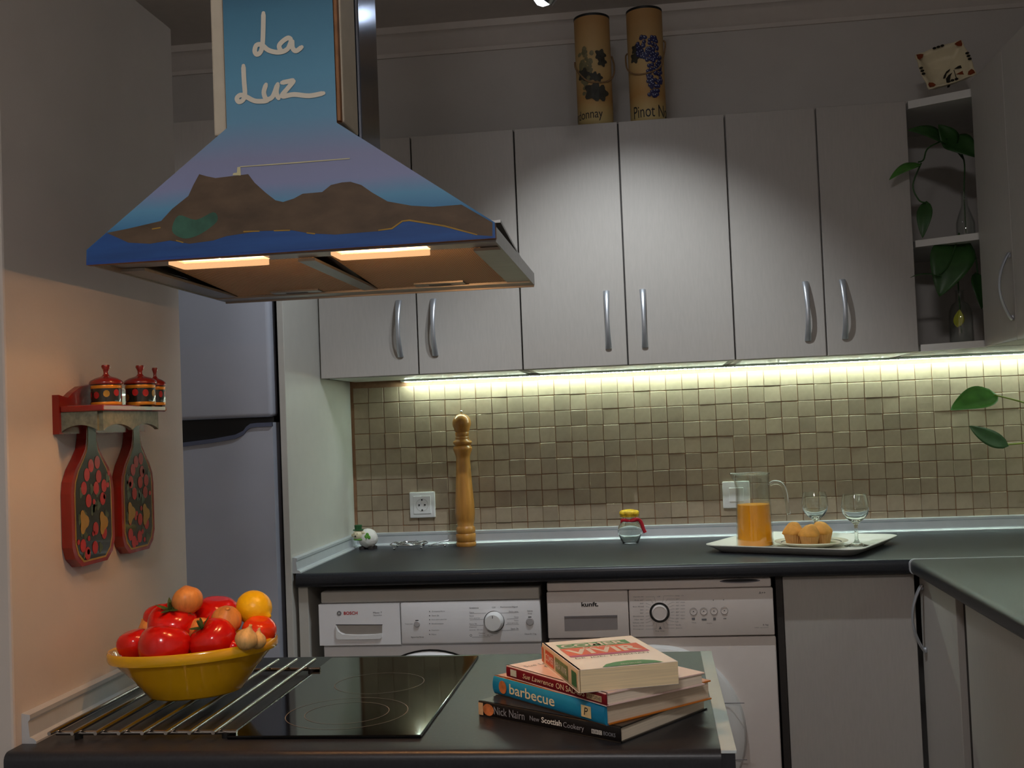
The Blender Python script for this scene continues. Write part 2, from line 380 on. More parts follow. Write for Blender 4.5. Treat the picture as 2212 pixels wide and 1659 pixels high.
low = [(1850, 1080), (1700, 1040), (1540, 1015), (1510, 1018), (1460, 1052), (1400, 1062), (1200, 1078), (1080, 1072), (1000, 1058), (850, 1062), (700, 1085), (640, 1105), (530, 1120), (440, 1105), (350, 1120), (250, 1115), (195, 1090)]
M_hill = mat('painted_brown_hills', (94, 76, 58), .6, var=.28, vscale=22, stretch=(1, 1, 2))
M_sea = mat('painted_blue_sea', (38, 84, 152), .55, var=.2, vscale=18, stretch=(.4, 1, 3))
obj('painted_hills', quad_poly(nb(), [hp(*p, .0006) for p in top+low]), M_hill, board)
sea = [(150, 1070)]+low[::-1]+[(1922, 1085), (1922, 1091), (62, 1203), (62, 1147)]
obj('painted_sea', quad_poly(nb(), [hp(*p, .0004) for p in sea]), M_sea, board)
grn = [(480, 990), (560, 1010), (640, 975), (660, 1010), (620, 1050), (560, 1085), (500, 1095), (450, 1060)]
obj('painted_slope', quad_poly(nb(), [hp(*p, .0008) for p in spline([(a, b, 0) for a, b in grn], 4, True) for p in [(p.x, p.y)]]), mat('painted_teal_slope', (58, 104, 86), .6, var=.3, vscale=40), board)
bm = nb()
for a in ([(1850, 1078), (1700, 1038), (1540, 1012), (1508, 1016), (1460, 1050), (1400, 1058)], [(780, 1064), (850, 1062)], [(920, 1060), (990, 1058)], [(1070, 1070), (1105, 1074)], [(470, 1105), (500, 1114)], [(360, 1052), (395, 1046)]):
    obj('painted_shore', stroke(nb(), [hp(*p, .001) for p in a], .0022, (0, -1, 0)), mat('painted_ochre', (168, 132, 48), .6, var=.2), board)
bm = nb(); stroke(bm, [hp(765, 766, .001), hp(1010, 748, .001), hp(1265, 728, .001)], .0016, (0, -1, 0))
quad_poly(bm, [hp(*p, .001) for p in ((728, 805), (732, 795), (748, 793), (750, 768), (764, 766), (766, 806))])
M_paintw = mat('painted_white', (232, 226, 210), .6, var=.04)
obj('painted_lighthouse', bm, mat('painted_pale_yellow', (214, 208, 164), .6, var=.05), board)
WL = [[(870, 60), (869, 130), (866, 200), (857, 238), (840, 250), (830, 234), (838, 208), (862, 206), (892, 230), (930, 240), (962, 236), (985, 222)],
      [(998, 184), (984, 174), (958, 190), (942, 212), (955, 236), (982, 224), (1000, 186), (1004, 220), (1020, 234), (1046, 216)],
      [(778, 302), (781, 370), (785, 430), (777, 458), (758, 468), (748, 452), (764, 437), (790, 444), (832, 464), (888, 464)],
      [(882, 388), (872, 425), (884, 455), (912, 444), (934, 388)], [(936, 386), (930, 425), (940, 452)],
      [(955, 380), (985, 374), (1008, 372), (985, 402), (955, 442), (1010, 434), (1080, 440), (1146, 428)]]
bm = nb()
for w in WL: stroke(bm, spline([hp(*p, .001+.00004*i_) for i_, p in enumerate(w)], 5), .0068, (0, -1, 0))
obj('lettering', bm, M_paintw, board)
# side rails, chimney, body
obj('side_rail', box(-.600, -.5815, HY0+.004, HY0+.09, 1.714, 2.32, .003), M_cream, hood)
obj('side_rail', box(-.4185, -.4135, HY0+.001, HY0+.012, 1.722, 2.32, .001), M_wood, hood)
obj('side_rail', box(-.428, -.4115, HY0+.012, HY0+.092, 1.722, 2.32, .003), M_cream, hood)
obj('chimney', box(-.60, -.415, 1.64, 1.76, 1.66, ZCEIL, .004), mat('polished_steel', (158, 170, 192), .16, metal=1, var=.06, vscale=80, stretch=(1, 1, .03)), hood)
bm = nb()                                            # low pyramid between rim and chimney
a = [(HX0+.004, HY0+.0125, HZ+.020), (HX1-.004, HY0+.0125, HZ+.020), (HX1-.004, HY1-.004, HZ+.022), (HX0+.004, HY1-.004, HZ+.022)]
b = [(-.60, 1.535, 1.665), (-.415, 1.535, 1.665), (-.415, 1.77, 1.665), (-.60, 1.77, 1.665)]
va = [bm.verts.new(p) for p in a]; vb = [bm.verts.new(p) for p in b]
for i in range(4): bm.faces.new((va[i], va[(i+1) % 4], vb[(i+1) % 4], vb[i]))
bm.faces.new(vb)
obj('canopy', bm, M_steel, hood)
T = .003                                              # rim: four side strips and the underside plate with openings
bm = nb()
bx(bm, HX0+.002, HX1-.002, HY1-T, HY1, HZ-.004, HZ+.022); bx(bm, HX0+.001, HX0+.001+T, HY0+.0125, HY1, HZ-.001, HZ+.021); bx(bm, HX1-.001-T, HX1-.001, HY0+.0125, HY1, HZ-.001, HZ+.021)
bx(bm, HX0+.004, HX1-.004, HY0+.0125, HY0+.0155, HZ-.001, HZ+.02)
obj('rim', bm, M_steel, hood)
FY0, FY1 = 1.611, 1.995
obj('underside', prism(nb(), [(FY0-.002, .040), (HY1-T, .008), (HY1-T, .012), (FY0-.002, .044)], lambda a, b: (HX0+.004, a, HZ+b), lambda a, b: (HX1-.004, a, HZ+b)), M_steel, hood)
LX = ((-.685, -.552), (-.443, -.309)); LY0, LY1 = 1.541, 1.603
bm = nb()
for x0, x1, y0, y1 in ((HX0+.004, HX1-.004, HY0+.0155, LY0), (HX0+.004, HX1-.004, LY1, FY0), (HX0+.004, LX[0][0], LY0, LY1), (LX[0][1], LX[1][0], LY0, LY1), (LX[1][1], HX1-.004, LY0, LY1)): bx(bm, x0, x1, y0, y1, HZ+.006, HZ+.009)
bmesh.ops.remove_doubles(bm, verts=bm.verts[:], dist=1e-6); obj('frame_bar', bm, M_steel, hood)
obj('frame_bar', box(HX0+.004, HX1-.004, FY1, HY1-T, HZ-.001, HZ+.005), M_steel, hood)
for x0, x1 in ((HX0+.004, -.752), (-.512, -.486), (-.247, HX1-.004)): obj('frame_bar', box(x0, x1, FY0, FY1, HZ+.0008, HZ+.005), M_steel, hood)
# mesh filters with a perforation pattern, lamp glow painted in as warm gold
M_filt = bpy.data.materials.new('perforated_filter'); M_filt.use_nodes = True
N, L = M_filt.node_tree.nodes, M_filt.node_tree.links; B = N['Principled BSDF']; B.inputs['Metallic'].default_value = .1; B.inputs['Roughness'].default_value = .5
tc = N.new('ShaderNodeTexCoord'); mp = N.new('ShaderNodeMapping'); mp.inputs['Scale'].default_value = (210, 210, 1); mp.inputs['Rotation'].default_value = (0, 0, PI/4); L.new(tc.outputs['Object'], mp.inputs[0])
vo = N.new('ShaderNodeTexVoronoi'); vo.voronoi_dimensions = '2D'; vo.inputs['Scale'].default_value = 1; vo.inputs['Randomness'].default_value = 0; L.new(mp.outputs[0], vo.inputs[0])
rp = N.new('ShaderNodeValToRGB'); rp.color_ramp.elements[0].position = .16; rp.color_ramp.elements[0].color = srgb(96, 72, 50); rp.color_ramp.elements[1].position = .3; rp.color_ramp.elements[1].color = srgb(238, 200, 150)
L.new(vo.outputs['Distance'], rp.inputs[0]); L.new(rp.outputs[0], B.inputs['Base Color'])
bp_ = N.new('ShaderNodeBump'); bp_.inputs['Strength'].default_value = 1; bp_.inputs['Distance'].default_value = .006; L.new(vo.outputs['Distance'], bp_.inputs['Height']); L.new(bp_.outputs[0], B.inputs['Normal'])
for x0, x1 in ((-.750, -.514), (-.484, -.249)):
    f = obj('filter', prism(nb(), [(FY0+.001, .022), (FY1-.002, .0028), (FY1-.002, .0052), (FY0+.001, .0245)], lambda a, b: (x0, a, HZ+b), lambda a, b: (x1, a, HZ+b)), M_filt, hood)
    xm = (x0+x1)/2
    obj('latch', box(xm-.045, xm+.045, FY1-.036, FY1-.006, HZ+.0012, HZ+.0052, .0005, 1), M_steel, f)
    obj('latch_slot', box(xm-.02, xm+.02, FY1-.022, FY1-.014, HZ+.0007, HZ+.0013), M_dark, f)
def hood_lamp(x0, x1, gain):
    pts = []
    y0, y1 = 1.541, 1.603; r = .006
    for cx, cy, a0 in ((x1-r, y1-r, 0), (x0+r, y1-r, PI/2), (x0+r, y0+r, PI), (x1-r, y0+r, 1.5*PI)):
        pts += [(cx+r*math.cos(a0+PI/2*k/4), cy+r*math.sin(a0+PI/2*k/4)) for k in range(5)]
    bm = nb(); h = .069                               # lamp housing, open below
    for bxx in ((x0-.002, x0, y0-.002, y1+.002, HZ+.0085, HZ+h), (x1, x1+.002, y0-.002, y1+.002, HZ+.0085, HZ+h), (x0, x1, y0-.002, y0, HZ+.0085, HZ+h), (x0, x1, y1, y1+.002, HZ+.0085, HZ+h), (x0-.002, x1+.002, y0-.002, y1+.002, HZ+h, HZ+h+.002)): bx(bm, *bxx)
    bmesh.ops.remove_doubles(bm, verts=bm.verts[:], dist=1e-6)
    ho = obj('lamp_housing', bm, M_carc, hood)
    obj('lamp_lens', prism(nb(), pts, lambda a, b: (a, b, HZ-.003), lambda a, b: (a, b, HZ+.007)), M_lens, hood)
    for fx, fz, fe in ((.32, .055, 1), (.68, .055, 1), (.5, -.0008, .2)):  # last, weak point is added at the lens to brighten the filters
        ld = bpy.data.lights.new('hood_light', 'POINT'); ld.energy = HOOD_W*fe*gain; ld.color = (1, .53, .24); ld.shadow_soft_size = .007 if fe == 1 else .002
        lo = bpy.data.objects.new('hood_light', ld); C.objects.link(lo); lo.parent = hood
        lo.matrix_basis = hood.matrix_basis.inverted() @ Matrix.Translation((x0+(x1-x0)*fx, (y0+y1)/2, HZ+fz))
hood_lamp(-.685, -.552, .75); hood_lamp(-.443, -.309, 2.5)

# ================================================================== CEILING SPOTLIGHTS
def spot_head(label, p, target, watts, col, angle, blend, glow):
    p, target = Vector(p), Vector(target); d = (target-p).normalized()
    t = thing('ceiling_spotlight', label, 'spotlight', p)
    R = d.to_track_quat('-Z', 'Y').to_matrix().to_4x4(); R.translation = p
    bm = lathe(nb(), [(.012, .07), (.026, .06), (.03, .02), (.031, -.002), (.028, -.002), (.026, .008)], 24); bm.transform(R); obj('shade', bm, M_chrome, t, smooth=40)
    bm = lathe(nb(), [(.0255, .0082), (.02, -.006), (.012, -.016), (0, -.020)], 24, caps=False); bm.transform(R); obj('lens', bm, mat('spot_lens_%d' % len(MATS), (255, 255, 255), .3, emit=(225, 238, 255), estr=glow, var=.01), t)
    bm = tube(nb(), [p+d*-.06, Vector((p.x, p.y, ZCEIL-.02))], .005, 8); lathe(bm, [(.04, -.022), (.04, 0)], 24, (p.x, p.y, ZCEIL)); obj('stem', bm, M_chrome, t, smooth=40)
    if watts:
        ld = bpy.data.lights.new('spot_bulb', 'SPOT'); ld.energy = watts; ld.color = col; ld.spot_size = angle; ld.spot_blend = blend; ld.shadow_soft_size = .012
        lo = bpy.data.objects.new('spot_bulb', ld); C.objects.link(lo); lo.parent = t
        q = d.to_track_quat('-Z', 'Y').to_matrix().to_4x4(); q.translation = p+d*.034
        lo.matrix_basis = Matrix.Translation(-p) @ q
spot_head('chrome ceiling spotlight aimed at the middle wall cabinets', (-.06, 2.52, 2.42), (-.05, 3.2, 1.10), SPOT_W, (.90, .96, 1), math.radians(84), .8, 30)
g = Y(1172, -6, 2.45)
spot_head('chrome ceiling spotlight aimed at partition wall and refrigerator', g, (-1.25, 2.93, 1.05), SPOT2_W, (.86, .93, 1), math.radians(84), .8, 14)
# round fill lamp added behind the camera to brighten the room
cl = thing('fill_lamp', 'added round white fill lamp on the unseen ceiling behind the camera', 'lamp', (-.25, -.8, ZCEIL-.06))
obj('shade', lathe(nb(), [(0, 0), (.12, .004), (.19, .02), (.21, .045), (.21, .0595)], 40, (-.25, -.8, ZCEIL-.06)), mat('fill_lamp_glow', (255, 255, 255), .4, emit=(244, 240, 240), estr=FILL_L, var=.01), cl, smooth=40)

# ================================================================== CABINETS
def handle(M, parent):
    # bow handle: local z along, -y outwards
    L_ = .168; n = 18
    bm = nb(); rings = []
    for i in range(n+1):
        s = -1+2*i/n; z = s*L_/2; out = .003+.027*math.cos(s*PI/2)**.8 if abs(s) < 1 else .003
        hw = .0062+.0032*abs(s)**1.6; th = .0028+.0012*abs(s)
        ds = .02; o2 = lambda q: .003+.027*max(0, math.cos(max(-1, min(1, q))*PI/2))**.8
        tz, ty = ds*L_, -(o2(s+ds)-o2(s-ds)); l = math.hypot(tz, ty); tz, ty = tz/l, ty/l
        ring = []
        for k in range(10):
            a = 2*PI*k/10; ca, sa = math.cos(a), math.sin(a)
            ring.append(bm.verts.new((hw*ca, -out+tz*th*sa, z-ty*th*sa)))
        rings.append(ring)
    for A, Bq in zip(rings, rings[1:]):
        for k in range(10): bm.faces.new((A[k], A[(k+1) % 10], Bq[(k+1) % 10], Bq[k]))
    bm.faces.new(rings[0][::-1]); bm.faces.new(rings[-1])
    for s in (-1, 1): bx(bm, -.007, .007, -.006, 0, s*L_/2-(.012 if s > 0 else 0), s*L_/2+(0 if s > 0 else .012), .001, 1)
    bm.transform(M); return obj('handle', bm, M_handle, parent, smooth=50)
FRONT = Matrix.Identity(4); LEFTW = Matrix.Rotation(-PI/2, 4, 'Z')     # facing -y / facing -x
DX = [-.983, -.681, -.369, -.0608, .2469, .5036, .7573]; YD, ZB, ZT = 3.2727, 1.4454, 2.1587
HAN = [(-.7335, 1.584), (-.628, 1.583), (-.115, 1.579), (-.010, 1.578), (.4515, 1.575), (.5545, 1.575)]
labs = ['taupe two-door wall cabinet beside the tall pale side panel', 'taupe two-door wall cabinet below the cardboard wine tubes', 'taupe two-door wall cabinet next to the open corner shelf']
g_ = .0022
for k in range(3):
    x0, x1, x2 = DX[2*k:2*k+3]
    t = thing('wall_cabinet', labs[k], 'cabinet', ((x0+x2)/2, YB-.16, ZB))
    obj('body', box(x0+.001, x2-.001, YD+.020, YB+.004, ZB+.001, ZT-.001), M_door if k == 2 else M_dark, t)  # dark bodies put shade into the gaps between doors
    for a, b, hh in ((x0, x1, HAN[2*k]), (x1, x2, HAN[2*k+1])):
        d = obj('door', box(a+g_, b-g_, YD, YD+.0185, ZB, ZT, .0012, 1), M_door, t)
        handle(Matrix.Translation((hh[0], YD, hh[1])), d)
    obj('underside', box(x0+.02, x2-.02, YD+.03, YB-.02, ZB-.001, ZB+.002), M_diff, t)
# tall side panel by the refrigerator
tag(origin_to_base(obj('side_panel', box(-1.003, -.985, 2.95, YB+.004, 0, ZT, .001, 1), M_panel)), 'tall pale side panel between refrigerator and worktop', 'panel')
tag(origin_to_base(obj('end_panel', box(-.975, -.948, 2.972, YB-.02, 0, ZC-.038, .001, 1), M_panel)), 'short pale end panel carrying the worktop beside the dryer', 'panel')
# right-hand wall cabinet, doors facing left
t = thing('wall_cabinet', 'wall cabinet of the right-hand run with a bowed handle seen side-on', 'cabinet', (1.08, 2.5, ZB))
obj('body', box(.930, XR-.001, 1.7, 3.19, ZB+.001, ZT+.02), M_door, t)
for a, b, hy in ((2.916, 3.19, 2.934), (2.5, 2.916, None), (2.1, 2.5, 2.48), (1.7, 2.1, None)):
    d = obj('door', box(.910, .9285, a+g_*.6, b-g_*.6, ZB, ZT+.02, .0012, 1), M_door, t)
    if hy: handle(Matrix.Translation((.910, hy, 1.582)) @ LEFTW, d)
# open corner shelf
t = thing('corner_shelf', 'open corner shelf with white boards holding bottled cuttings', 'shelf', (.95, 3.4, ZB))
poly = [(.762, 3.276), (.909, 3.194), (XR-.001, 3.194), (XR-.001, YB+.004), (.762, YB+.004)]
for z0, z1 in ((ZT-.022, ZT), (1.741, 1.760), (ZB, ZB+.019)):
    obj('shelf_board', prism(nb(), poly, lambda a, b: (a, b, z0), lambda a, b: (a, b, z1)), M_carc, t)
# cabinet over the refrigerator
t = thing('wall_cabinet', 'shadowed cabinet above the refrigerator', 'cabinet', (-1.31, 3.29, 1.84))
obj('body', box(XL+.002, -1.004, 2.99, YB+.004, 1.84, 2.166), M_door, t)
obj('door', box(-1.36, -1.006, 2.97, 2.988, 1.842, 2.166, .001, 1), M_door, t); obj('door', box(XL+.004, -1.364, 2.97, 2.988, 1.842, 2.166, .001, 1), M_door, t)
# base cabinets
t = thing('base_cabinet', 'taupe base cabinet in the corner, right of the washing machine', 'cabinet', (.48, 3.2, 0))
obj('body', box(.302, .632, 3.012, YB-.02, .1, ZC-.0385), M_dark, t); obj('plinth', box(.302, .65, 3.05, 3.07, 0, .1), M_dark, t)
obj('side_post', box(.300, .3165, 2.985, 3.012, 0, ZC-.0385), M_dark, t)
obj('door', box(.3185, .648, 2.9875, 3.006, .105, ZC-.042, .0012, 1), M_door, t)
t = thing('base_cabinet', 'taupe base cabinet of the right-hand run with a bowed handle near the corner', 'cabinet', (.95, 2.8, 0))
obj('body', box(.682, XR-.01, 2.642, 2.986, .1, ZC-.0385), M_dark, t)
d = obj('door', box(.660, .6785, 2.642, 2.985, .105, ZC-.042, .0012, 1), M_door, t); handle(Matrix.Translation((.660, 2.945, .757)) @ LEFTW, d)
obj('side_post', box(.676, .70, 2.566, 2.640, 0, ZC-.0385), M_dark, t)
t = thing('base_cabinet', 'plain taupe base cabinet of the right-hand run past the dark post', 'cabinet', (.95, 2.0, 0))
obj('body', box(.682, XR-.01, 1.2, 2.564, .1, ZC-.0385), M_dark, t)
for a, b in ((1.98, 2.564), (1.4, 1.978)): obj('door', box(.660, .6785, a, b-.002, .105, ZC-.042, .0012, 1), M_door, t)
# LED light bars under the cabinets
def led_bar(label, A, Bp, n, inner, mt):
    A, Bp = Vector(A), Vector(Bp); t = thing('led_light_bar', label, 'light', (A+Bp)/2)
    d = (Bp-A).normalized(); s = Vector((0, 0, 1)).cross(d)
    M = frame(A, d, s); L_ = (Bp-A).length
    bm = box(-.01, L_, -.018, .018, 0, .006, .001, 1); bm.transform(M); obj('channel', bm, M_diff, t)
    bm = nb()
    for i in range(n):
        for yy in ((-.011, .009) if inner else (0,)):  # second glowing row stands in for the diodes' reflection on the underside
            bx(bm, L_*(i+.18)/n, L_*(i+.82)/n, yy-.0022, yy+.0022, -.0012, .0004)
    bm.transform(M); o = obj('diodes', bm, mt, t); o['kind'] = 'stuff'
led_bar('bright LED bar under the wall cabinets along the tiled wall', (-.795, 3.588, ZB-.0075), (XR-.03, 3.588, ZB-.0075), 150, True, M_led)
led_bar('bright LED bar under the right-hand wall cabinet', (1.225, 1.75, ZB-.0075), (1.225, 3.55, ZB-.0075), 110, True, mat('led_diode_dim', (255, 255, 255), .4, emit=(234, 255, 238), estr=LED_L*.18, var=.01))
# ================================================================== REFRIGERATOR
FY = 2.93; FX0, FX1 = -1.64, -1.018
t = thing('refrigerator', 'silver-grey two-door refrigerator with a curved dark grip recess', 'refrigerator', ((FX0+FX1)/2, 3.2, 0))
obj('body', box(FX0+.005, FX1-.012, FY+.062, 3.58, .02, 1.79, .004), M_dark, t)
obj('freezer_door', box(FX0, FX1, FY, FY+.058, 1.333, 1.79, .012, 4), M_fridge, t, smooth=40)
cur = [(-1.060, 1.3175), (-1.078, 1.316), (-1.090, 1.308), (-1.098, 1.298), (-1.121, 1.288), (-1.187, 1.279), (-1.266, 1.2725), (-1.40, 1.268), (FX0, 1.266)]
pts = [(FX0, .07), (FX1, .07), (FX1, 1.3175)]+cur
bm = prism(nb(), pts, lambda a, b: (a, FY, b), lambda a, b: (a, FY+.058, b))
d = obj('lower_door', bm, M_fridge, t)
bm = nb(); path = [(FX1, 1.3175)]+cur
for i in range(len(path)-1):
    (a, b), (c, e) = path[i], path[i+1]
    prism(bm, [(a, b), (c, e), (c, e-.011), (a, b-.011)], lambda x, z: (x, FY-.006, z), lambda x, z: (x, FY+.004, z))
bmesh.ops.remove_doubles(bm, verts=bm.verts[:], dist=1e-5)
obj('grip_lip', bm, M_fridgelip, d)
obj('grip_recess', box(FX0+.002, FX1-.006, FY+.03, FY+.058, 1.26, 1.34), M_black, t)
# ================================================================== DRYER
def on_panel(y): return lambda u, v: Y(u, v, y)
b0, b1, YM = -.9155, -.3155, 2.979
dr = thing('tumble_dryer', 'white tumble dryer with a big round white knob under the worktop', 'dryer', ((b0+b1)/2, 3.26, 0))
obj('body', box(b0+.004, b1-.002, YM+.006, 3.58, .02, .845), M_white, dr)
obj('top_trim', box(b0+.002, b1-.001, YM-.004, 3.57, .8205, .851, .004, 3), mat('dryer_top', (190, 186, 178), .4, var=.02), dr, smooth=40)
PY = YM-.010
pl = obj('control_panel', box(-.6925, b1+.001, PY, YM+.01, .708, .8185, .004, 3), M_white, dr, smooth=40)
# drawer with a finger recess
dw = obj('drawer', prism(nb(), [(b0-.003, .708), (-.6945, .708), (-.6945, .8185), (b0-.003, .8185)], lambda a, b: (a, PY, b), lambda a, b: (a, YM+.01, b)), M_white, dr)
pc = on_panel(PY-.0005)
q = lambda cx, cy: pc(660+cx/4.254, 1250+cy/4.254)            # measured in an enlarged view of the panel
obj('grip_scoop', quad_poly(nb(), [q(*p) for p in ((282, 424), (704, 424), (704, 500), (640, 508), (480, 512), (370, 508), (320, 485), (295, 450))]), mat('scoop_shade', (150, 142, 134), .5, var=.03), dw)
bm = nb(); a = [q(*p) for p in ((280, 430), (300, 480), (340, 508), (430, 516), (560, 516), (690, 506), (704, 500), (704, 535), (690, 552), (560, 556), (300, 558), (282, 540))]
prism(bm, [(p.x, p.z) for p in a], lambda x, z: (x, PY-.004, z), lambda x, z: (x, PY+.001, z)); obj('grip_lip', bm, M_plw, dw)
obj('grip_edge', quad_poly(nb(), [q(*p)+Vector((0, -.0003, 0)) for p in ((278, 421), (708, 421), (708, 427), (278, 427))]), M_black, dw)
def panel_text(s, cx, cy, w, qf, mt, parent, size=.008, h=None, **k):
    p = qf(cx, cy); p2 = qf(cx+w, cy-(0.035*w))
    bm = text_bm(s, size, w=abs(p2.x-p.x), h=h, **k); bm.transform(frame(p, (1, 0, 0), (0, 0, 1))); return obj('lettering', bm, mt, parent)
panel_text('BOSCH', 352, 332, 126, q, M_red, dw, h=.0086, bold=.0002)
c = q(309, 318)
obj('emblem', lathe(nb(), [(.0062, 0), (.0062, .0004)], 24), M_inkg, dw, world=False).matrix_basis = dw.matrix_basis.inverted() @ (dr.matrix_basis.inverted() @ frame(c, (1, 0, 0), (0, 0, 1)))
bm = nb()
for a in ((-.0018, -.003, .0012, .006), (.0018, -.003, .0012, .006), (0, -.0006, .0036, .0012)): quad_poly(bm, [c+Vector((a[0]+sx*a[2]/2, -.0007, a[1]+(a[3] if sz else 0))) for sx, sz in ((-1, 0), (1, 0), (1, 1), (-1, 1))])
obj('emblem_bars', bm, M_plw, dw)
for s, cx, cy, w, h, par, mt in (('Maxx 7', 622, 320, 80, .0042, dw, M_ink), ('Sensitive', 624, 342, 78, .0034, dw, M_inkg), ('Temporizador', 914, 424, 74, .0036, pl, M_inkg), ('Sports/line', 970, 548, 116, .0050, pl, M_ink),
        ('Armazenar/ferro', 1160, 306, 120, .0034, pl, M_inkg), ('Seco 2h', 1160, 345, 66, .0034, pl, M_inkg), ('Seco para guardar', 1158, 382, 142, .0034, pl, M_inkg), ('Arrefecimento', 1158, 419, 110, .0034, pl, M_inkg), ('Dep\u00f3sito', 1158, 481, 70, .0034, pl, M_inkg), ('Filtro', 1158, 518, 42, .0034, pl, M_inkg),
        ('Sint\u00e9ticos', 1506, 276, 84, .0040, pl, M_ink), ('Resistentes/Algod.', 1792, 270, 160, .0044, pl, M_ink), ('Off', 1714, 272, 32, .0038, pl, M_inkg), ('Seco', 1506, 316, 42, .0034, pl, M_inkg), ('Seco', 1506, 347, 40, .0034, pl, M_inkg), ('para guardar', 1508, 370, 98, .0034, pl, M_inkg), ('Seco 2h', 1506, 422, 68, .0034, pl, M_inkg), ('Engomar', 1506, 452, 70, .0034, pl, M_inkg), ('quente  20 min', 1506, 478, 124, .0034, pl, M_inkg), ('Cobertor', 1592, 506, 60, .0034, pl, M_inkg), ('quente  40 min', 1594, 528, 130, .0034, pl, M_inkg),
        ('Extra seco', 1870, 308, 84, .0034, pl, M_inkg), ('Seco', 1918, 358, 38, .0034, pl, M_inkg), ('Seco', 1918, 390, 38, .0034, pl, M_inkg), ('para guardar', 1856, 414, 100, .0034, pl, M_inkg), ('Seco 2h', 1888, 466, 68, .0036, pl, M_ink), ('In\u00edcio', 2040, 304, 46, .0040, pl, M_ink), ('Stop', 2044, 328, 36, .0040, pl, M_ink), ('Classe B / 7 kg', 2014, 518, 106, .0044, pl, M_ink)):
    panel_text(s, cx, cy, w, q, mt, par, h=h)
bm = nb()
for cy in (302, 340, 377, 413, 476, 512):
    p = q(1140, cy); quad_poly(bm, [p+Vector((.0013*math.cos(k), 0, .0013*math.sin(k))) for k in [PI*j/5 for j in range(10)]])
for x0, y0, x1, y1 in ((1510, 322, 1660, 318), (1510, 380, 1640, 374), (1510, 432, 1636, 428), (1780, 318, 1960, 310), (1850, 372, 1955, 366), (1840, 424, 1960, 420), (1800, 478, 1960, 472), (1530, 540, 1700, 534)):
    A, Bq = q(x0, y0), q(x1, y1); quad_poly(bm, [A, Bq, Bq+Vector((0, 0, .0006)), A+Vector((0, 0, .0006))])
p = q(1520, 521)
for i in range(16):
    a0, a1 = 2*PI*i/16, 2*PI*(i+1)/16; quad_poly(bm, [p+Vector((r*math.cos(a), 0, r*math.sin(a))) for r, a in ((.0022, a0), (.0022, a1), (.0030, a1), (.0030, a0))])
obj('printed_marks', bm, M_ink, pl)['kind'] = 'stuff'
RX = Matrix.Rotation(PI/2, 4, 'X')                              # local z -> -y
def knob(name, p, prof, mt, par, n=40):
    bm = lathe(nb(), prof, n, caps=prof[-1][0] < 1e-6); bm.transform(Matrix.Translation(p) @ RX); return obj(name, bm, mt, par, smooth=35)
kp = q(1733, 392)
kb = knob('program_knob', kp, [(.0262, 0), (.0258, .004), (.0240, .012), (.0232, .022), (.0205, .0255), (0, .0262)], M_plw, dr)
knob('knob_ring', kp, [(.0278, 0), (.0278, .0012), (.026, .0012)], M_chrome, kb)
obj('pointer', box(kp.x-.0007, kp.x+.0007, kp.y-.0268, kp.y-.0255, kp.z+.012, kp.z+.019), M_ink, kb)
for cx, cy, r in ((1025, 416, .0082), (2063, 393, .0105)):
    p = q(cx, cy); k_ = knob('push_button', p, [(r, 0), (r, .002), (r*.85, .0032), (0, .0034)], mat('grey_button', (176, 172, 172), .4, var=.03), dr, 24)
    obj('button_mark', box(p.x-.0042, p.x+.0042, p.y-.0009, p.y, p.z+r, p.z+r+.0022), M_black, k_)
# round door, only its top shows above the island
dc = Vector((Y(928, 1407, YM).x, YM+.006, Y(928, 1407, YM).z-.212))
dd = knob('door', dc, [(.212, 0), (.212, .006), (.207, .012), (.165, .03), (.15, .03), (.14, .012), (0, .012)], M_white, dr, 64)
knob('door_seal', dc, [(.2165, 0), (.2165, .002), (.2118, .002)], M_black, dd, 64)
# ================================================================== WASHING MACHINE
k0, k1 = -.2965, .290
wm = thing('washing_machine', 'grey-white washing machine with a chrome-ringed dial and four round buttons', 'washing machine', ((k0+k1)/2, 3.26, 0))
obj('body', box(k0, k1+.004, YM, 3.58, .02, .7125, .005, 3), M_whiteb, wm, smooth=40)
obj('top_board', box(k0+.001, k1-.002, YM-.002, 3.57, .8395, .8635, .004, 3), M_whiteb, wm, smooth=40)
PY2 = YM-.008
pk = obj('control_panel', box(-.0805, k1+.001, PY2, YM+.03, .7165, .838, .003, 3), M_whiteb, wm, smooth=40)
dk = obj('drawer', box(k0, -.0825, PY2, YM+.03, .7165, .838, .003, 3), M_whiteb, wm, smooth=40)
q2 = lambda cx, cy: Y(1170+cx/4.254, 1240+cy/4.254, PY2-.0005)
gp = [q2(*p) for p in ((208, 388), (695, 376), (700, 508), (212, 524))]
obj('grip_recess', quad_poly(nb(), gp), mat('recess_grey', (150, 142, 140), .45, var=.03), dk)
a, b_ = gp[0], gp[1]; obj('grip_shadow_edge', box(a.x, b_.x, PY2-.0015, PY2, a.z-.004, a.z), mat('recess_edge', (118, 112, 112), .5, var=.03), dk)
panel_text('kunft.', 366, 300, 156, q2, M_black, dk, h=.0118, bold=.0002)
panel_text('A++', 1996, 184, 62, q2, M_ink, pk, h=.0064); panel_text('6 kg', 2034, 478, 50, q2, M_ink, pk, h=.0054); panel_text('1000 rpm/min', 1956, 500, 128, q2, M_inkg, pk, h=.003)
kc = q2(1084, 353)
kn = knob('program_dial', kc, [(.0205, 0), (.0205, .003), (.0195, .012), (.0175, .0145), (.0165, .0138), (0, .0138)], M_whiteb, wm, 48)
knob('dial_ring', kc, [(.0262, 0), (.0262, .0016), (.0228, .0016)], M_chrome, kn, 48); knob('dial_gap', kc, [(.0228, 0), (.0228, .0012), (.0204, .0012)], M_ink, kn, 48)
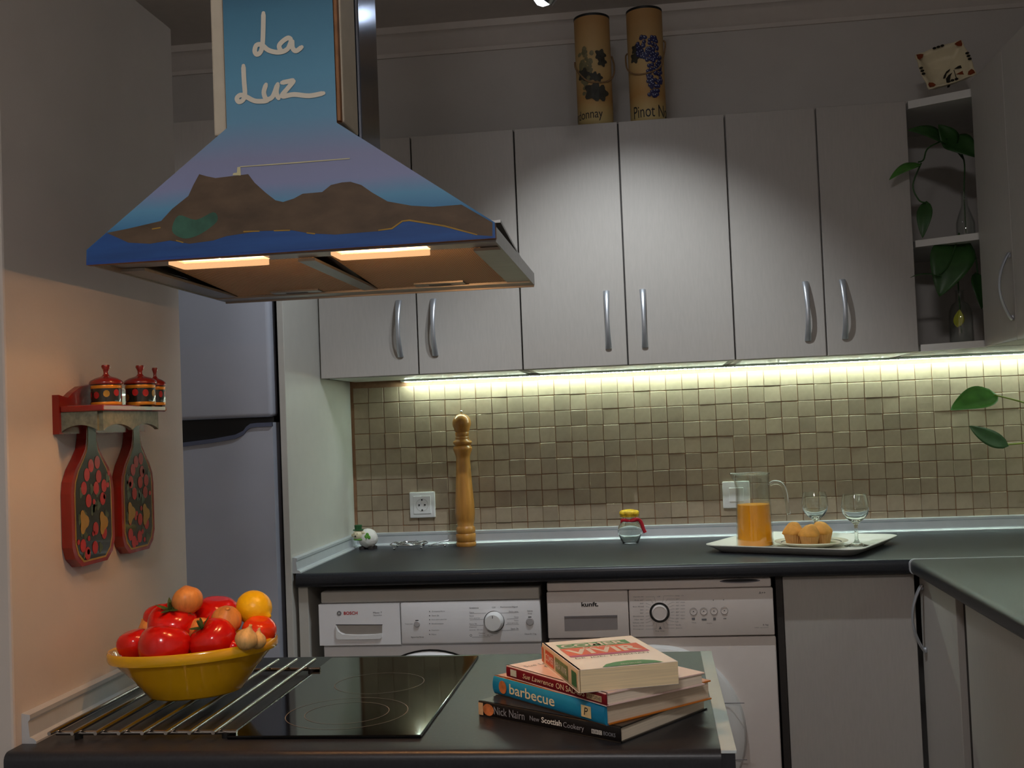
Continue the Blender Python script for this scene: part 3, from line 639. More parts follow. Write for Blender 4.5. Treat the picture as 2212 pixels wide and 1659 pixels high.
names_l = ['Algod\u00e3o 90\u00b0', 'Pr\u00e9 60\u00b0', '60\u00b0', 'Eco 40-60', '40\u00b0', '20\u00b0', 'Sint\u00e9ticos', 'Mix 40\u00b0', 'Delicado / m\u00e3o', 'R\u00e1pido / 30 min', 'Enxaguar']
names_r = ['R\u00e1p 15', '20\u00b0', '30\u00b0 min', '40\u00b0 min', '60\u00b0 min', '30\u00b0 min', '40\u00b0 min', '60\u00b0 min', 'L\u00e3', 'Seda', 'Jeans']
bm = nb()
for i in range(11):
    cyl = 210+i*29.6; cyr = 200+i*29.6
    for s, side, cy in ((names_l[i], -1, cyl), (names_r[i], 1, cyr)):
        w = min(100, 12*len(s))
        panel_text(s, (940-w) if side < 0 else 1232, cy+6, w, q2, M_inkg, pk, h=.0028)
        ang = PI/2 + (1 if side < 0 else -1)*(.33+i*.252); e = kc+Vector((.0285*math.cos(ang), 0, .0285*math.sin(ang))); A = q2(958 if side < 0 else 1222, cy)
        mid = Vector((kc.x+side*.034, A.y, A.z)) if 1 < i < 9 else Vector((kc.x+.033*math.cos(ang)*1.15, A.y, A.z))
        stroke(bm, [A, mid, e], .0006, (0, -1, 0))
panel_text('Off', 1064, 212, 26, q2, M_inkg, pk, h=.0028); panel_text('Prog. Tempo', 1048, 530, 84, q2, M_ink, pk, h=.0028)
p = q2(1090, 500); quad_poly(bm, [p+Vector(v) for v in ((0, 0, .006), (-.004, 0, -.002), (.004, 0, -.002))])
for cx, cy in ((1395, 344), (1489, 342), (1583, 340), (1679, 336)):
    p = q2(cx, cy); b = knob('push_button', p, [(.0088, 0), (.0088, .0012), (.0078, .0012), (.0075, .0004), (0, .0004)], M_whiteb, wm, 28)
    knob('button_outline', p, [(.0096, 0), (.0096, .0006), (.0088, .0006)], M_inkg, b, 28); knob('button_dot', p, [(.0014, 0), (.0014, .0008), (0, .0008)], M_black, b, 10)
for cx, cy in ((1578, 240), (1672, 237)):
    p = q2(cx, cy); quad_poly(bm, [p+Vector((.0014*math.cos(k), 0, .0014*math.sin(k))) for k in [PI*j/5 for j in range(10)]])
for cx, cy, w, h in ((1380, 402, 30, 20), (1576, 400, 26, 24), (1672, 404, 10, 10), (1686, 404, 10, 10), (1470, 410, 46, 16)):
    A, Bq = q2(cx, cy), q2(cx+w, cy+h); quad_poly(bm, [A, Vector((Bq.x, A.y, A.z)), Bq, Vector((A.x, A.y, Bq.z))])
obj('printed_marks', bm, M_inkg, pk)['kind'] = 'stuff'
panel_text('Temp', 1378, 452, 42, q2, M_inkg, pk, h=.0028); panel_text('In\u00edcio', 1520, 456, 46, q2, M_inkg, pk, h=.0028)
wc = Vector((Y(1422, 1580, YM).x, YM, Y(1422, 1580, YM).z))
wd_ = knob('door', wc, [(.226, 0), (.226, .01), (.220, .022), (.196, .034), (.155, .036), (.145, .03), (.14, .008), (0, .02)], M_plw, wm, 72)
for dz in (.080, -.064): obj('door_seam', box(wc.x+.13, wc.x+.222, wc.y-.0375, wc.y-.0365, wc.z+dz, wc.z+dz+.0016), M_inkg, wd_)
p = Y(1598, 1249, YM-.0026); p.z = .8565
obj('grip_slot', quad_poly(nb(), [p+Vector((.052*math.cos(k), 0, .0055*math.sin(k))) for k in [PI*j/14 for j in range(28)]]), mat('slot_rim', (120, 116, 122), .4, var=.03), wm)
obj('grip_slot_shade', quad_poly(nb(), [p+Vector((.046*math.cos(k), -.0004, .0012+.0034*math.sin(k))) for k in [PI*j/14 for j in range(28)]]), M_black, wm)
# ================================================================== THINGS ON THE BACK WORKTOP
# pepper mill
mp_ = Vector((-.603, 3.538, ZC)); ms = 3.54/FPX/3.95*.99
prof = [(84, 1270), (87, 1262), (87, 1238), (80, 1232), (86, 1224), (87, 1168), (79, 1160), (84, 1150), (82, 1112), (72, 1100), (69, 1096), (80, 1045), (87, 985), (83, 900), (76, 800), (69, 700), (64, 600), (61, 520), (61, 500), (72, 462), (82, 436), (83, 420), (75, 402), (66, 397), (74, 387), (83, 376), (81, 362), (62, 350), (58, 338), (61, 328), (55, 319), (59, 308), (60, 290), (56, 281), (66, 268)]
prof = [(0, 1270)]+prof+[(82*math.cos(a), 204-82*math.sin(a)) for a in [-.5+2.0*k/9 for k in range(10)]]+[(6, 121), (0, 121)]
t = thing('pepper_mill', 'tall turned wooden pepper mill standing beside the wall socket', 'pepper mill', mp_)
M_beech = mat('varnished_beech', (178, 122, 52), .35, var=.16, vscale=30, stretch=(3, 3, .4), coat=.3)
obj('body', lathe(nb(), [(r*ms, (1270-y)*ms) for r, y in prof], 40, mp_), M_beech, t, smooth=50)
bm = lathe(nb(), [(.003, 0), (.002, .006), (.003, .008)], 12, mp_+Vector((0, 0, (1270-122)*ms))); sphere(bm, mp_+Vector((0, 0, (1270-105)*ms+.001)), .0042, 14, 8); obj('top_nut', bm, M_chrome, t, smooth=True)
# sheep figurine
sp = Vector((-.930, 3.53, ZC)); t = thing('sheep_figurine', 'small white sheep figurine with a green hat and clover', 'figurine', sp, rz=-.25)
bm = sphere(nb(), (0.010, 0, .034), .033, 20, 12, (1.0, .8, .95), lambda a, z: 1+.04*math.sin(7*a+5*z)); 
obj('body', bm, mat('white_fleece', (235, 232, 224), .5, var=.05, vscale=60, bump=.6, bscale=120), t, True, world=False)
hd = obj('head', sphere(nb(), (-.014, -.022, .046), .0168, 16, 10, (.95, .95, .95)), mat('cream_ceramic', (226, 214, 180), .4, var=.04), t, True, world=False)
for e_ in ((-.031, -.018, .045), (.003, -.020, .053)): obj('ear', sphere(nb(), e_, .008, 12, 8, (1.2, .5, .7)), MATS['cream_ceramic'], t, True, world=False)
obj('nose', sphere(nb(), (-.014, -.0385, .044), .0028, 10, 6), M_black, t, True, world=False)
for x in (-.0195, -.0085): obj('eye', sphere(nb(), (x, -.0362, .0515), .0013, 8, 6), M_black, t, True, world=False)
obj('hat', lathe(nb(), [(.017, .058), (.017, .0605), (.011, .061), (.0125, .074), (.011, .075), (0, .0745)], 20, (-.015, -.016, .003)), mat('dark_green_felt', (44, 92, 50), .6, var=.1), t, 40, world=False)
M_clov = mat('clover_green', (104, 170, 62), .5, var=.1)
obj('scarf', tube(nb(), [(-.013+.015*math.cos(a), -.018+.013*math.sin(a), .0325) for a in [2*PI*k/16 for k in range(16)]], .0028, 6, True), M_clov, t, True, world=False)
bm = nb()
for x, z in ((.0165, .041), (.026, .039), (.0205, .0475)): sphere(bm, (x, -.0245 if x < .02 else -.0225, z), .0062, 12, 6, (1, .35, 1))
tube(bm, [(.020, -.026, .040), (.017, -.0265, .032)], .0012, 6); obj('clover', bm, M_clov, t, True, world=False)
for x, y in ((-.006, -.012), (.026, -.012), (-.006, .012), (.026, .012)): obj('foot', lathe(nb(), [(0, 0), (.009, 0), (.009, .008), (0, .011)], 12, (x, y, 0)), M_dark, t, 40, world=False)
# round wire trivets
def wire_trivet(label, c, R, n):
    t = thing('wire_trivet', label, 'trivet', c); bm = nb()
    circ = lambda r, z: [c+Vector((r*math.cos(a), r*math.sin(a), z)) for a in [2*PI*k/40 for k in range(40)]]
    tube(bm, circ(R, .014), .0017, 6, True); obj('outer_ring', bm, M_chrome, t, True)
    obj('inner_ring', tube(nb(), circ(R*.62, .014), .0015, 6, True), M_chrome, t, True)
    for k in range(n):
        a = 2*PI*k/n+.5; e = Vector((math.cos(a), math.sin(a), 0))
        obj('spoke', tube(nb(), spline([c+e*R*.25+Vector((0, 0, .014)), c+e*R*.62+Vector((0, 0, .0165)), c+e*R*.8+Vector((0, 0, .019)), c+e*R+Vector((0, 0, .0155))], 4), .0013, 6), M_chrome, t, True)
    for k in range(4):
        a = 2*PI*k/4+.9; e = c+Vector((R*math.cos(a), R*math.sin(a), 0))
        bm = tube(nb(), [e+Vector((0, 0, .014)), e+Vector((0, 0, .006))], .0014, 6); sphere(bm, e+Vector((0, 0, .0042)), .0042, 10, 8); obj('foot', bm, M_chrome, t, True)
wire_trivet('round chrome wire trivet lying between sheep figurine and pepper mill', Vector((-.785, 3.52, ZC)), .060, 8)
t = thing('wire_rest', 'small chrome wire rest leaning out beside the round trivet', 'wire rest', (-.69, 3.53, ZC))
bm = tube(nb(), spline([(-.722, 3.52, ZC+.004), (-.70, 3.53, ZC+.012), (-.672, 3.54, ZC+.017), (-.658, 3.545, ZC+.019)], 5), .0016, 6); obj('rod', bm, M_chrome, t, True)
bm = tube(nb(), [(-.722, 3.52, ZC+.005), (-.70, 3.505, ZC+.006), (-.668, 3.515, ZC+.0075)], .0016, 6); sphere(bm, (-.668, 3.515, ZC+.0045), .0042, 10, 8); obj('rod', bm, M_chrome, t, True)
# socket and switch
def wall_plate(name, label, c, socket):
    t = thing(name, label, name.split('_')[-1], (c[0], YB-.006, c[1]-.042))
    obj('plate', box(c[0]-.042, c[0]+.042, YB-.016, YB-.004, c[1]-.042, c[1]+.042, .003, 3), M_plw, t, smooth=40)
    if socket:
        a = obj('insert', box(c[0]-.029, c[0]+.029, YB-.0185, YB-.015, c[1]-.029, c[1]+.029, .001, 1), M_plw, t)
        bm = lathe(nb(), [(.0205, .0192), (.0195, .0192), (.0185, .008), (0, .008)], 32); bm.faces.ensure_lookup_table(); 
        for f in [f for f in bm.faces if len(f.verts) > 4]: bm.faces.remove(f)
        bm.transform(Matrix.Translation((c[0], YB, c[1])) @ RX); obj('well', bm, mat('socket_well', (186, 184, 176), .5, var=.03), a, smooth=30)
        bm = nb()
        for x, z in ((-.0095, 0), (.0095, 0), (0, .0165), (0, -.0165)): 
            lathe(bm, [(.0026, 0), (.0026, .0012)], 12, (x, z, .0195))
        bm.transform(Matrix.Translation((c[0], YB, c[1])) @ RX); obj('contact', bm, M_black, a)
    else:
        obj('rocker', box(c[0]-.0225, c[0]+.0225, YB-.0195, YB-.015, c[1]-.0225, c[1]+.0225, .002, 2), M_plw, t)
wall_plate('wall_socket', 'square white wall socket on the tiles left of the pepper mill', (-.754, 1.035), True)
wall_plate('light_switch', 'square white light switch on the tiles behind the juice jug', (.254, 1.036), False)
# jar with ribbon
def lathe_glass(name, outer, inner, c, parent, n=48, M=None):
    # closed shell: outer profile up, inner profile down
    return obj(name, lathe(nb(), [(0, outer[0][1])]+outer+inner[::-1]+[(0, inner[0][1])], n, c), M or M_glass, parent, smooth=50)
jc = Vector((-.082, 3.50, ZC)); t = thing('glass_jar', 'small round glass jar with yellow lid and red ribbon', 'jar', jc)
o_ = [(.024, 0), (.026, .003), (.030, .012), (.0365, .028), (.038, .040), (.035, .052), (.026, .064), (.021, .068), (.021, .083)]
i_ = [(.021, .004), (.027, .013), (.0335, .028), (.035, .040), (.032, .051), (.023, .063), (.0185, .068), (.0185, .083)]
lathe_glass('glass', o_, i_, jc, t)
ld_ = obj('lid', lathe(nb(), [(0, .081), (.028, .081), (.0285, .083), (.0285, .086), (.0305, .089), (.030, .096), (.026, .100), (.012, .103), (0, .1035)], 36, jc, lambda a, z: 1+.02*math.sin(14*a)), mat('yellow_print', (226, 172, 34), .5, var=.55, vscale=90), t, smooth=50)
M_rib = mat('red_ribbon', (190, 30, 48), .45, var=.08)
bm = nb()
tube(bm, [jc+Vector((.0225*math.cos(a), .0225*math.sin(a), .070+.002*math.sin(2*a))) for a in [2*PI*k/24 for k in range(24)]], .0042, 6, True, flat=.4)
obj('ribbon_band', bm, M_rib, t, True)
def strip(bm, pts, wdir, w, th=.0006):
    P = spline(pts, 5); wv = Vector(wdir).normalized()
    return tube(bm, P, [w/2]*len(P), 6, flat=[.12]*len(P), ref=wv)
bm = strip(nb(), [jc+Vector(v) for v in ((-.004, -.0235, .070), (-.016, -.028, .073), (-.026, -.022, .070), (-.024, -.018, .066))], (0, 0, 1), .010); obj('ribbon_loop', bm, M_rib, t, True)
bm = strip(nb(), [jc+Vector(v) for v in ((.004, -.0235, .070), (.020, -.027, .074), (.032, -.022, .070), (.038, -.02, .058), (.042, -.02, .044), (.047, -.02, .032))], (.5, 0, .6), .011); obj('ribbon_tail', bm, M_rib, t, True)
# tray
tc_ = Vector((.407, 3.263, ZC)); trz = math.radians(-27)
tr = thing('serving_tray', 'white melamine tray with rounded corners carrying the breakfast', 'tray', tc_, trz)
def rrect(hx, hy, r, n=5):
    P = []
    for cx, cy, a0 in ((hx-r, hy-r, 0), (-hx+r, hy-r, PI/2), (-hx+r, -hy+r, PI), (hx-r, -hy+r, 1.5*PI)):
        P += [(cx+r*math.cos(a0+PI/2*k/n), cy+r*math.sin(a0+PI/2*k/n)) for k in range(n+1)]
    return P
bm = nb(); rings = []
for hx, hy, r, z in ((.185, .153, .03, 0), (.193, .161, .035, .002), (.218, .186, .04, .018), (.223, .191, .042, .0205), (.223, .191, .042, .0225), (.217, .185, .04, .0225), (.193, .161, .035, .0065), (.186, .154, .03, .0045)):
    rings.append([bm.verts.new((x, y, z)) for x, y in rrect(hx, hy, r)])
for a, b in zip(rings, rings[1:]):
    for i in range(len(a)): bm.faces.new((a[i], a[(i+1) % len(a)], b[(i+1) % len(a)], b[i]))
bm.faces.new(rings[0][::-1]); bm.faces.new(rings[-1])
obj('dish', bm, mat('white_melamine', (236, 234, 224), .3, var=.02), tr, smooth=40, world=False)
ZT_ = ZC+.0046
# jug of orange juice
jp = Vector((.277, 3.27, ZT_)); jg = thing('glass_jug', 'clear glass jug half full of orange juice on the tray', 'jug', jp)
def jr(z): return .0535-.006*min(1, z/.16)
oz = [0, .004, .02, .05, .08, .11, .14, .165, .185, .195, .203, .208]
outer = [(jr(z) - (.003 if z == 0 else 0) + (.0015 if z > .19 else 0), z) for z in oz]
inner = [(r-.003, max(z, .006)) for r, z in outer[1:]]
bm = lathe(nb(), [(0, 0)]+outer+inner[::-1]+[(0, .006)], 56, jp)
for v in bm.verts:                                             # pouring lip on the left
    h = v.co.z-jp.z
    if h > .178:
        a = math.atan2(v.co.y-jp.y, v.co.x-jp.x); k = max(0, math.cos((a-PI))) ** 8*(h-.178)/.03
        v.co.x -= .014*k; v.co.z += .002*k
obj('glass', bm, M_thin, jg, smooth=50)
rp_ = [jp+Vector((jr(.2)*math.cos(a)+.0012*math.cos(a)-.013*max(0, math.cos(a-PI))**8, jr(.2)*math.sin(a)+.0012*math.sin(a), .208+.002*max(0, math.cos(a-PI))**8)) for a in [2*PI*k/56 for k in range(56)]]
obj('rim', tube(nb(), rp_, .0021, 8, True), M_glass, jg, True)
jz = .121
M_juice = mat('orange_juice', (255, 164, 0), .3, var=.03, vscale=20)
jin = [(max(0, r-.0003), z) for r, z in inner if z < jz-.004]
obj('juice', lathe(nb(), [(0, .0063)]+[(r, z+.0003) for r, z in jin]+[(jr(jz)-.0033, jz), (0, jz)], 56, jp), M_juice, jg, smooth=40)
hpth = spline([jp+Vector(v) for v in ((.049, -.004, .176), (.060, -.004, .182), (.078, -.005, .178), (.089, -.006, .160), (.0935, -.006, .130), (.096, -.006, .098), (.098, -.006, .090))], 6)
bm = tube(nb(), hpth, [.006]*(len(hpth)-4)+[.0058, .0062, .0068, .006], 10, flat=1.25); obj('handle', bm, M_glass, jg, True)
# wine glasses
def wine_glass(label, p):
    t = thing('wine_glass', label, 'wine glass', p, group='wine glasses on the tray')
    o_ = [(.035, 0), (.035, .0012), (.020, .004), (.008, .010), (.0048, .018), (.0046, .045), (.0058, .056), (.012, .062), (.026, .072), (.035, .085), (.0385, .098), (.0385, .108), (.036, .122), (.0325, .136)]
    i_ = [(.010, .0655), (.0245, .0745), (.0335, .0865), (.0370, .098), (.0370, .108), (.0346, .122), (.0313, .136)]
    o_ = [(r*.98, z*1.06) for r, z in o_]; i_ = [(r*.98, z*1.06) for r, z in i_]
    lathe_glass('glass', o_, i_, p, t)
wine_glass('empty stemmed wine glass near the tray end, its foot in full view', Vector((.552, 3.232, ZT_)))
wine_glass('empty stemmed wine glass standing behind the muffins', Vector((.461, 3.364, ZT_)))
# plate and muffins
pc_ = Vector((.431, 3.255, ZT_)); pt_ = thing('plate', 'small cream plate with dark rim line and green pattern under the muffins', 'plate', pc_)
R0 = .101
bm = lathe(nb(), [(0, 0), (.055, 0), (.060, .0015), (.075, .006), (R0-.003, .0135), (R0, .0145), (R0, .0160), (R0-.004, .0165), (.074, .0095), (.062, .0055), (.05, .004), (0, .004)], 56, pc_); obj('dish', bm, mat('cream_china', (230, 224, 200), .25, var=.02), pt_, smooth=50)
def dish_ring(r0, r1, z0, z1):
    bm = nb(); n = 56; A = [bm.verts.new(pc_+Vector((r0*math.cos(2*PI*i/n), r0*math.sin(2*PI*i/n), z0))) for i in range(n)]; Bq = [bm.verts.new(pc_+Vector((r1*math.cos(2*PI*i/n), r1*math.sin(2*PI*i/n), z1))) for i in range(n)]
    for i in range(n): bm.faces.new((A[i], Bq[i], Bq[(i+1) % n], A[(i+1) % n]))
    return bm
zz = lambda r: .0095+(r-.074)*(.0070/.026)+.0006
obj('rim_line', dish_ring(.080, .0835, zz(.080), zz(.0835)), mat('rim_paint', (60, 58, 44), .4, var=.05), pt_)
bm = nb()
for k in range(12):
    a = 2*PI*k/12; e = pc_+Vector((.058*math.cos(a), .058*math.sin(a), .0072)); t2 = Vector((math.cos(a), math.sin(a), .06)); s2 = Vector((-math.sin(a), math.cos(a), 0))
    quad_poly(bm, [e+t2*.012*math.cos(q_)+s2*.008*math.sin(q_) for q_ in [2*PI*j/8 for j in range(8)]])
obj('leaf_pattern', bm, mat('green_glaze', (120, 150, 50), .4, var=.2), pt_)
M_cake = mat('muffin_crumb', (214, 150, 66), .75, var=.18, vscale=40, bump=.5, bscale=150); M_paper = mat('muffin_paper', (206, 150, 88), .7, var=.08, vscale=60)
def muffin(label, p, s, rz, bumps):
    t = thing('muffin', label, 'muffin', p, rz, group='muffins on the plate')
    n = 72; pl_ = lambda a, z: 1+.022*(1 if math.cos(24*a) > 0 else -1)*min(1, z/.01+.3)
    bm = lathe(nb(), [(0, 0), (.021*s, 0), (.0235*s, .012*s), (.0265*s, .024*s), (.0285*s, .031*s), (.0275*s, .0315*s), (0, .030*s)], n, fn=pl_); obj('paper_case', bm, M_paper, t, world=False)
    def top(a, z): return 1+.06*math.sin(3*a+bumps)+.03*math.sin(5*a+2*bumps)
    bm = lathe(nb(), [(0, .029*s), (.0270*s, .029*s), (.0305*s, .034*s), (.0285*s, .041*s), (.0225*s, .050*s), (.0165*s, .057*s), (.012*s, .0605*s), (.006*s, .062*s), (0, .0615*s)], 32, fn=top)
    for v in bm.verts:
        if v.co.z > .03*s: v.co.z += .003*s*math.sin(90*v.co.x+bumps)*math.cos(80*v.co.y); v.co.x += .15*(v.co.z-.03*s)*math.sin(bumps)
    obj('crown', bm, M_cake, t, smooth=True, world=False)
zp = ZT_+.004
muffin('golden muffin in a pleated case nearest the plate rim', Vector((.421, 3.212, zp)), .95, .3, .6)
muffin('golden muffin with a tall round crown beside the juice jug', Vector((.385, 3.258, zp)), 1.0, 1.1, 2.0)
muffin('golden muffin with a pointed crown in front of a wine glass', Vector((.461, 3.256, zp)), 1.0, 2.2, .2)
# ================================================================== THINGS ON THE ISLAND
# steel bar rack
RZ = ZI+.0145
rk = thing('bar_rack', 'low rack of parallel steel bars lying on the island under the fruit bowl', 'rack', (-.76, 1.78, ZI))
M_bar = mat('steel_bar', (176, 172, 168), .22, metal=1, var=.04)
fr = [(110, 1583), (158, 1581), (206, 1584), (257, 1584), (308, 1584), (357, 1584), (408, 1583), (460, 1583)]
xa, xb = Z(110, 1583, RZ).x, Z(460, 1583, RZ).x
for k in range(8):
    p0 = Z(*fr[k], RZ); x = p0.x
    x = xa+(xb-xa)*k/7; obj('bar', tube(nb(), [(x, 1.528, RZ), (x, 1.54, RZ), (x, 2.0, RZ), (x, 2.012, RZ)], [.0028, .0034, .0034, .0028], 10), M_bar, rk, smooth=50)
for y in (1.556, 1.962):
    cb = obj('cross_bar', tube(nb(), [(xa-.004 if y < 1.7 else xa, y, RZ-.0066), (xb+.024, y, RZ-.0066)], .0034, 10), M_bar, rk, smooth=50)
    for x in (xa+.03, xb+.008):
        obj('rubber_foot', lathe(nb(), [(0, 0), (.006, 0), (.006, .008), (.003, .0085), (0, .0085)], 14, (x, y, ZI)), M_black, cb)
# bowl
bc = Vector((-.744, 1.738, RZ+.0033)); BR = .138; tilt = Matrix.Translation(bc) @ Matrix.Rotation(math.radians(-3.2), 4, 'Y') @ Matrix.Diagonal((1, .74, 1, 1)) @ Matrix.Translation(-bc) @ Matrix.Translation((0, 0, .0035))
bw = thing('fruit_bowl', 'yellow ceramic bowl piled with tomatoes, onions and a lemon', 'bowl', bc)
pf = [(0, 0), (.072, 0), (.077, .003), (.098, .030), (.120, .053), (.1275, .0605), (.130, .0625), (.136, .063), (BR, .067), (BR, .077), (.1355, .080), (.132, .0795), (.129, .075), (.121, .060), (.100, .034), (.078, .010), (.07, .0065), (0, .006)]
bm = lathe(nb(), pf, 64, bc); bm.transform(tilt); obj('shell', bm, mat('yellow_glaze', (226, 172, 18), .16, var=.05, vscale=12, coat=.5), bw, smooth=50)
# vegetables: px = centre in the photograph, depth y, radius
M_tom = mat('tomato_skin', (206, 22, 14), .2, var=.1, vscale=18, coat=.4, sss=.08); M_tomo = mat('orange_tomato_skin', (226, 58, 14), .2, var=.08, vscale=18, coat=.4, sss=.08)
M_calyx = mat('tomato_leaf', (58, 78, 34), .6, var=.2)
M_onion = mat('onion_skin', (214, 142, 72), .42, var=.16, vscale=50, stretch=(3, 3, .25), coat=.15); M_oniw = mat('pale_onion_skin', (216, 176, 112), .45, var=.22, vscale=60, stretch=(3, 3, .25))
M_root = mat('dry_root', (120, 78, 40), .8, var=.2)
def orient(bm, p, ax, spin=0):
    q = Vector((0, 0, 1)).rotation_difference(Vector(ax).normalized()).to_matrix().to_4x4() @ Matrix.Rotation(spin, 4, 'Z')
    q.translation = p; bm.transform(q); return bm
def tomato(label, u, v, y, r, ax=(0, 0, 1), calyx=False, M=None, lobes=5, spin=0):
    p = Y(u, v, y); t = thing('tomato', label, 'tomato', p-Vector((0, 0, r*.8)), group='tomatoes in the bowl')
    prof = []
    for k in range(15):
        a = -PI/2+PI*k/14; rr = math.cos(a); z = .9*math.sin(a)
        if z > .5: z -= .16*max(0, (1-rr))**1.2*1.4
        prof.append((r*max(0, rr)**.85 if rr > 1e-4 else 0, r*z))
    bm = lathe(nb(), prof, 36, fn=lambda a, z: 1+(.028 if z > 0 else .012)*math.cos(lobes*a)+.012*math.cos(2*a+1))
    orient(bm, p, ax, spin); obj('flesh', bm, M or M_tom, t, smooth=True)
    if calyx:
        bm = nb(); base = .88*r-.2*r
        for k in range(5):
            a = 2*PI*k/5+.3; e = Vector((math.cos(a), math.sin(a), 0)); s_ = Vector((-math.sin(a), math.cos(a), 0))
            pts = [e*.06*r+Vector((0, 0, base+.06*r)), e*.24*r+Vector((0, 0, base+.13*r)), e*.42*r+Vector((0, 0, base+.2*r)), e*.58*r+Vector((0, 0, base+.26*r))]
            wv = [.07*r, .1*r, .07*r, .005*r]
            A = [bm.verts.new(q_+s_*w_) for q_, w_ in zip(pts, wv)]; Bq = [bm.verts.new(q_-s_*w_) for q_, w_ in zip(pts, wv)]
            for i in range(3): bm.faces.new((A[i], A[i+1], Bq[i+1], Bq[i]))
        tube(bm, [(0, 0, base), (0, 0, base+.2*r), (.06*r, 0, base+.42*r)], [.07*r, .06*r, .055*r], 8)
        orient(bm, p, ax, spin); obj('calyx', bm, M_calyx, t)
def onion(label, u, v, y, r, ax=(0, 0, 1), M=None, neck=.5, root=True, tall=1.0):
    p = Y(u, v, y); t = thing('onion', label, 'onion', p-Vector((0, 0, r*.8)), group='onions in the bowl')
    prof = [(0, -.9*r), (.12*r, -.9*r)]+[(r*math.cos(a), r*.92*tall*math.sin(a)) for a in [-1.2+2.2*k/12 for k in range(13)]]
    prof += [(.34*r, .92*r*tall), (.2*r, (1.0+.2*neck)*r*tall), (.13*r, (1.0+.5*neck)*r*tall), (.15*r, (1.0+.8*neck)*r*tall), (0, (1.0+.82*neck)*r*tall)]
    bm = lathe(nb(), prof, 32, fn=lambda a, z: 1+.012*math.cos(9*a)+.01*math.cos(4*a)); orient(bm, p, ax); obj('bulb', bm, M or M_onion, t, smooth=True)
    if root:
        bm = nb(); rr = random.Random(int(u))
        for k in range(12):
            a = 2*PI*k/12; e = Vector((math.cos(a), math.sin(a), 0))*r
            tube(bm, [e*.05+Vector((0, 0, -.88*r)), e*rr.uniform(.1, .2)+Vector((0, 0, -1.0*r)), e*rr.uniform(.15, .35)+Vector((0, 0, -rr.uniform(1.05, 1.18)*r))], [.02*r, .016*r, .008*r], 5)
        orient(bm, p, ax); obj('root_tuft', bm, M_root, t)
K = 1/FPX
tomato('red tomato against the end of the bowl nearest the partition wall', 292, 1390, 1.7192, 40.7*1.7192*K, (-.2, -.1, 1))
tomato('largest plain red tomato at the front of the bowl', 356, 1395, 1.6818, 58.9*1.6818*K, (.1, .3, 1), lobes=4)
tomato('ribbed red tomato with a green stalk under the top onion', 372, 1348, 1.7342, 54.6*1.7342*K, (.1, -.5, 1), True, spin=.4)
tomato('red tomato half hidden behind the ribbed one', 350, 1334, 1.783, 40.7*1.783*K, (-.2, .2, 1))
tomato('shiny red tomato between the top onion and the lemon', 468, 1328, 1.7905, 52.4*1.7905*K, (.1, -.1, 1))
tomato('red tomato leaning over with a dark dried stalk at the front', 459, 1382, 1.702, 53*1.702*K, (-.45, -.45, .8), True, spin=.2)
tomato('orange-red tomato under the lemon', 560, 1362, 1.738, 38.5*1.738*K, (.2, -.2, 1), M=M_tomo)
tomato('small red tomato deep in the bowl under the pale onions', 505, 1398, 1.708, 28.9*1.708*K)
onion('round brown onion crowning the pile, roots down', 405, 1297, 1.738, 34.5*1.738*K, (-.25, .35, .75), neck=.05, tall=.95)
onion('brown onion nestled below the shiny tomato', 489, 1340, 1.7268, 34*1.7268*K, (.3, -.5, .75), neck=.15, root=False)
onion('brown onion peeping out behind the leaning tomato', 432, 1362, 1.738, 29.9*1.738*K, (-.5, -.2, .6), M_onion, neck=.2, root=False)
onion('small pale onion with a dried neck by the bowl rim', 532, 1381, 1.6743, 25.2*1.6743*K, (.35, -.1, .9), M_oniw, neck=.5, root=False)
onion('small pale onion squeezed beside its pale twin', 556, 1384, 1.693, 19.6*1.693*K, (.2, 0, 1), M_oniw, neck=.6, root=False)
onion('brown onion mostly hidden behind the ribbed tomato', 322, 1360, 1.768, 24.7*1.768*K, (-.5, 0, .8), M_onion, neck=.2, root=False)
lp = Y(549, 1313, 1.768); lr = 38*1.768*K
t = thing('lemon', 'yellow lemon on top of the pile at the bowl end', 'lemon', lp-Vector((0, 0, lr*.8)))
bm = lathe(nb(), [(0, -1.22*lr), (.1*lr, -1.2*lr), (.2*lr, -1.1*lr)]+[(lr*math.cos(a), lr*1.08*math.sin(a)) for a in [-1.2+2.4*k/14 for k in range(15)]]+[(.2*lr, 1.1*lr), (.12*lr, 1.24*lr), (0, 1.26*lr)], 32)
orient(bm, lp, (.75, -.25, -.35)); obj('peel', bm, mat('lemon_peel', (246, 196, 16), .35, var=.06, vscale=30, bump=.25, bscale=160), t, smooth=True)
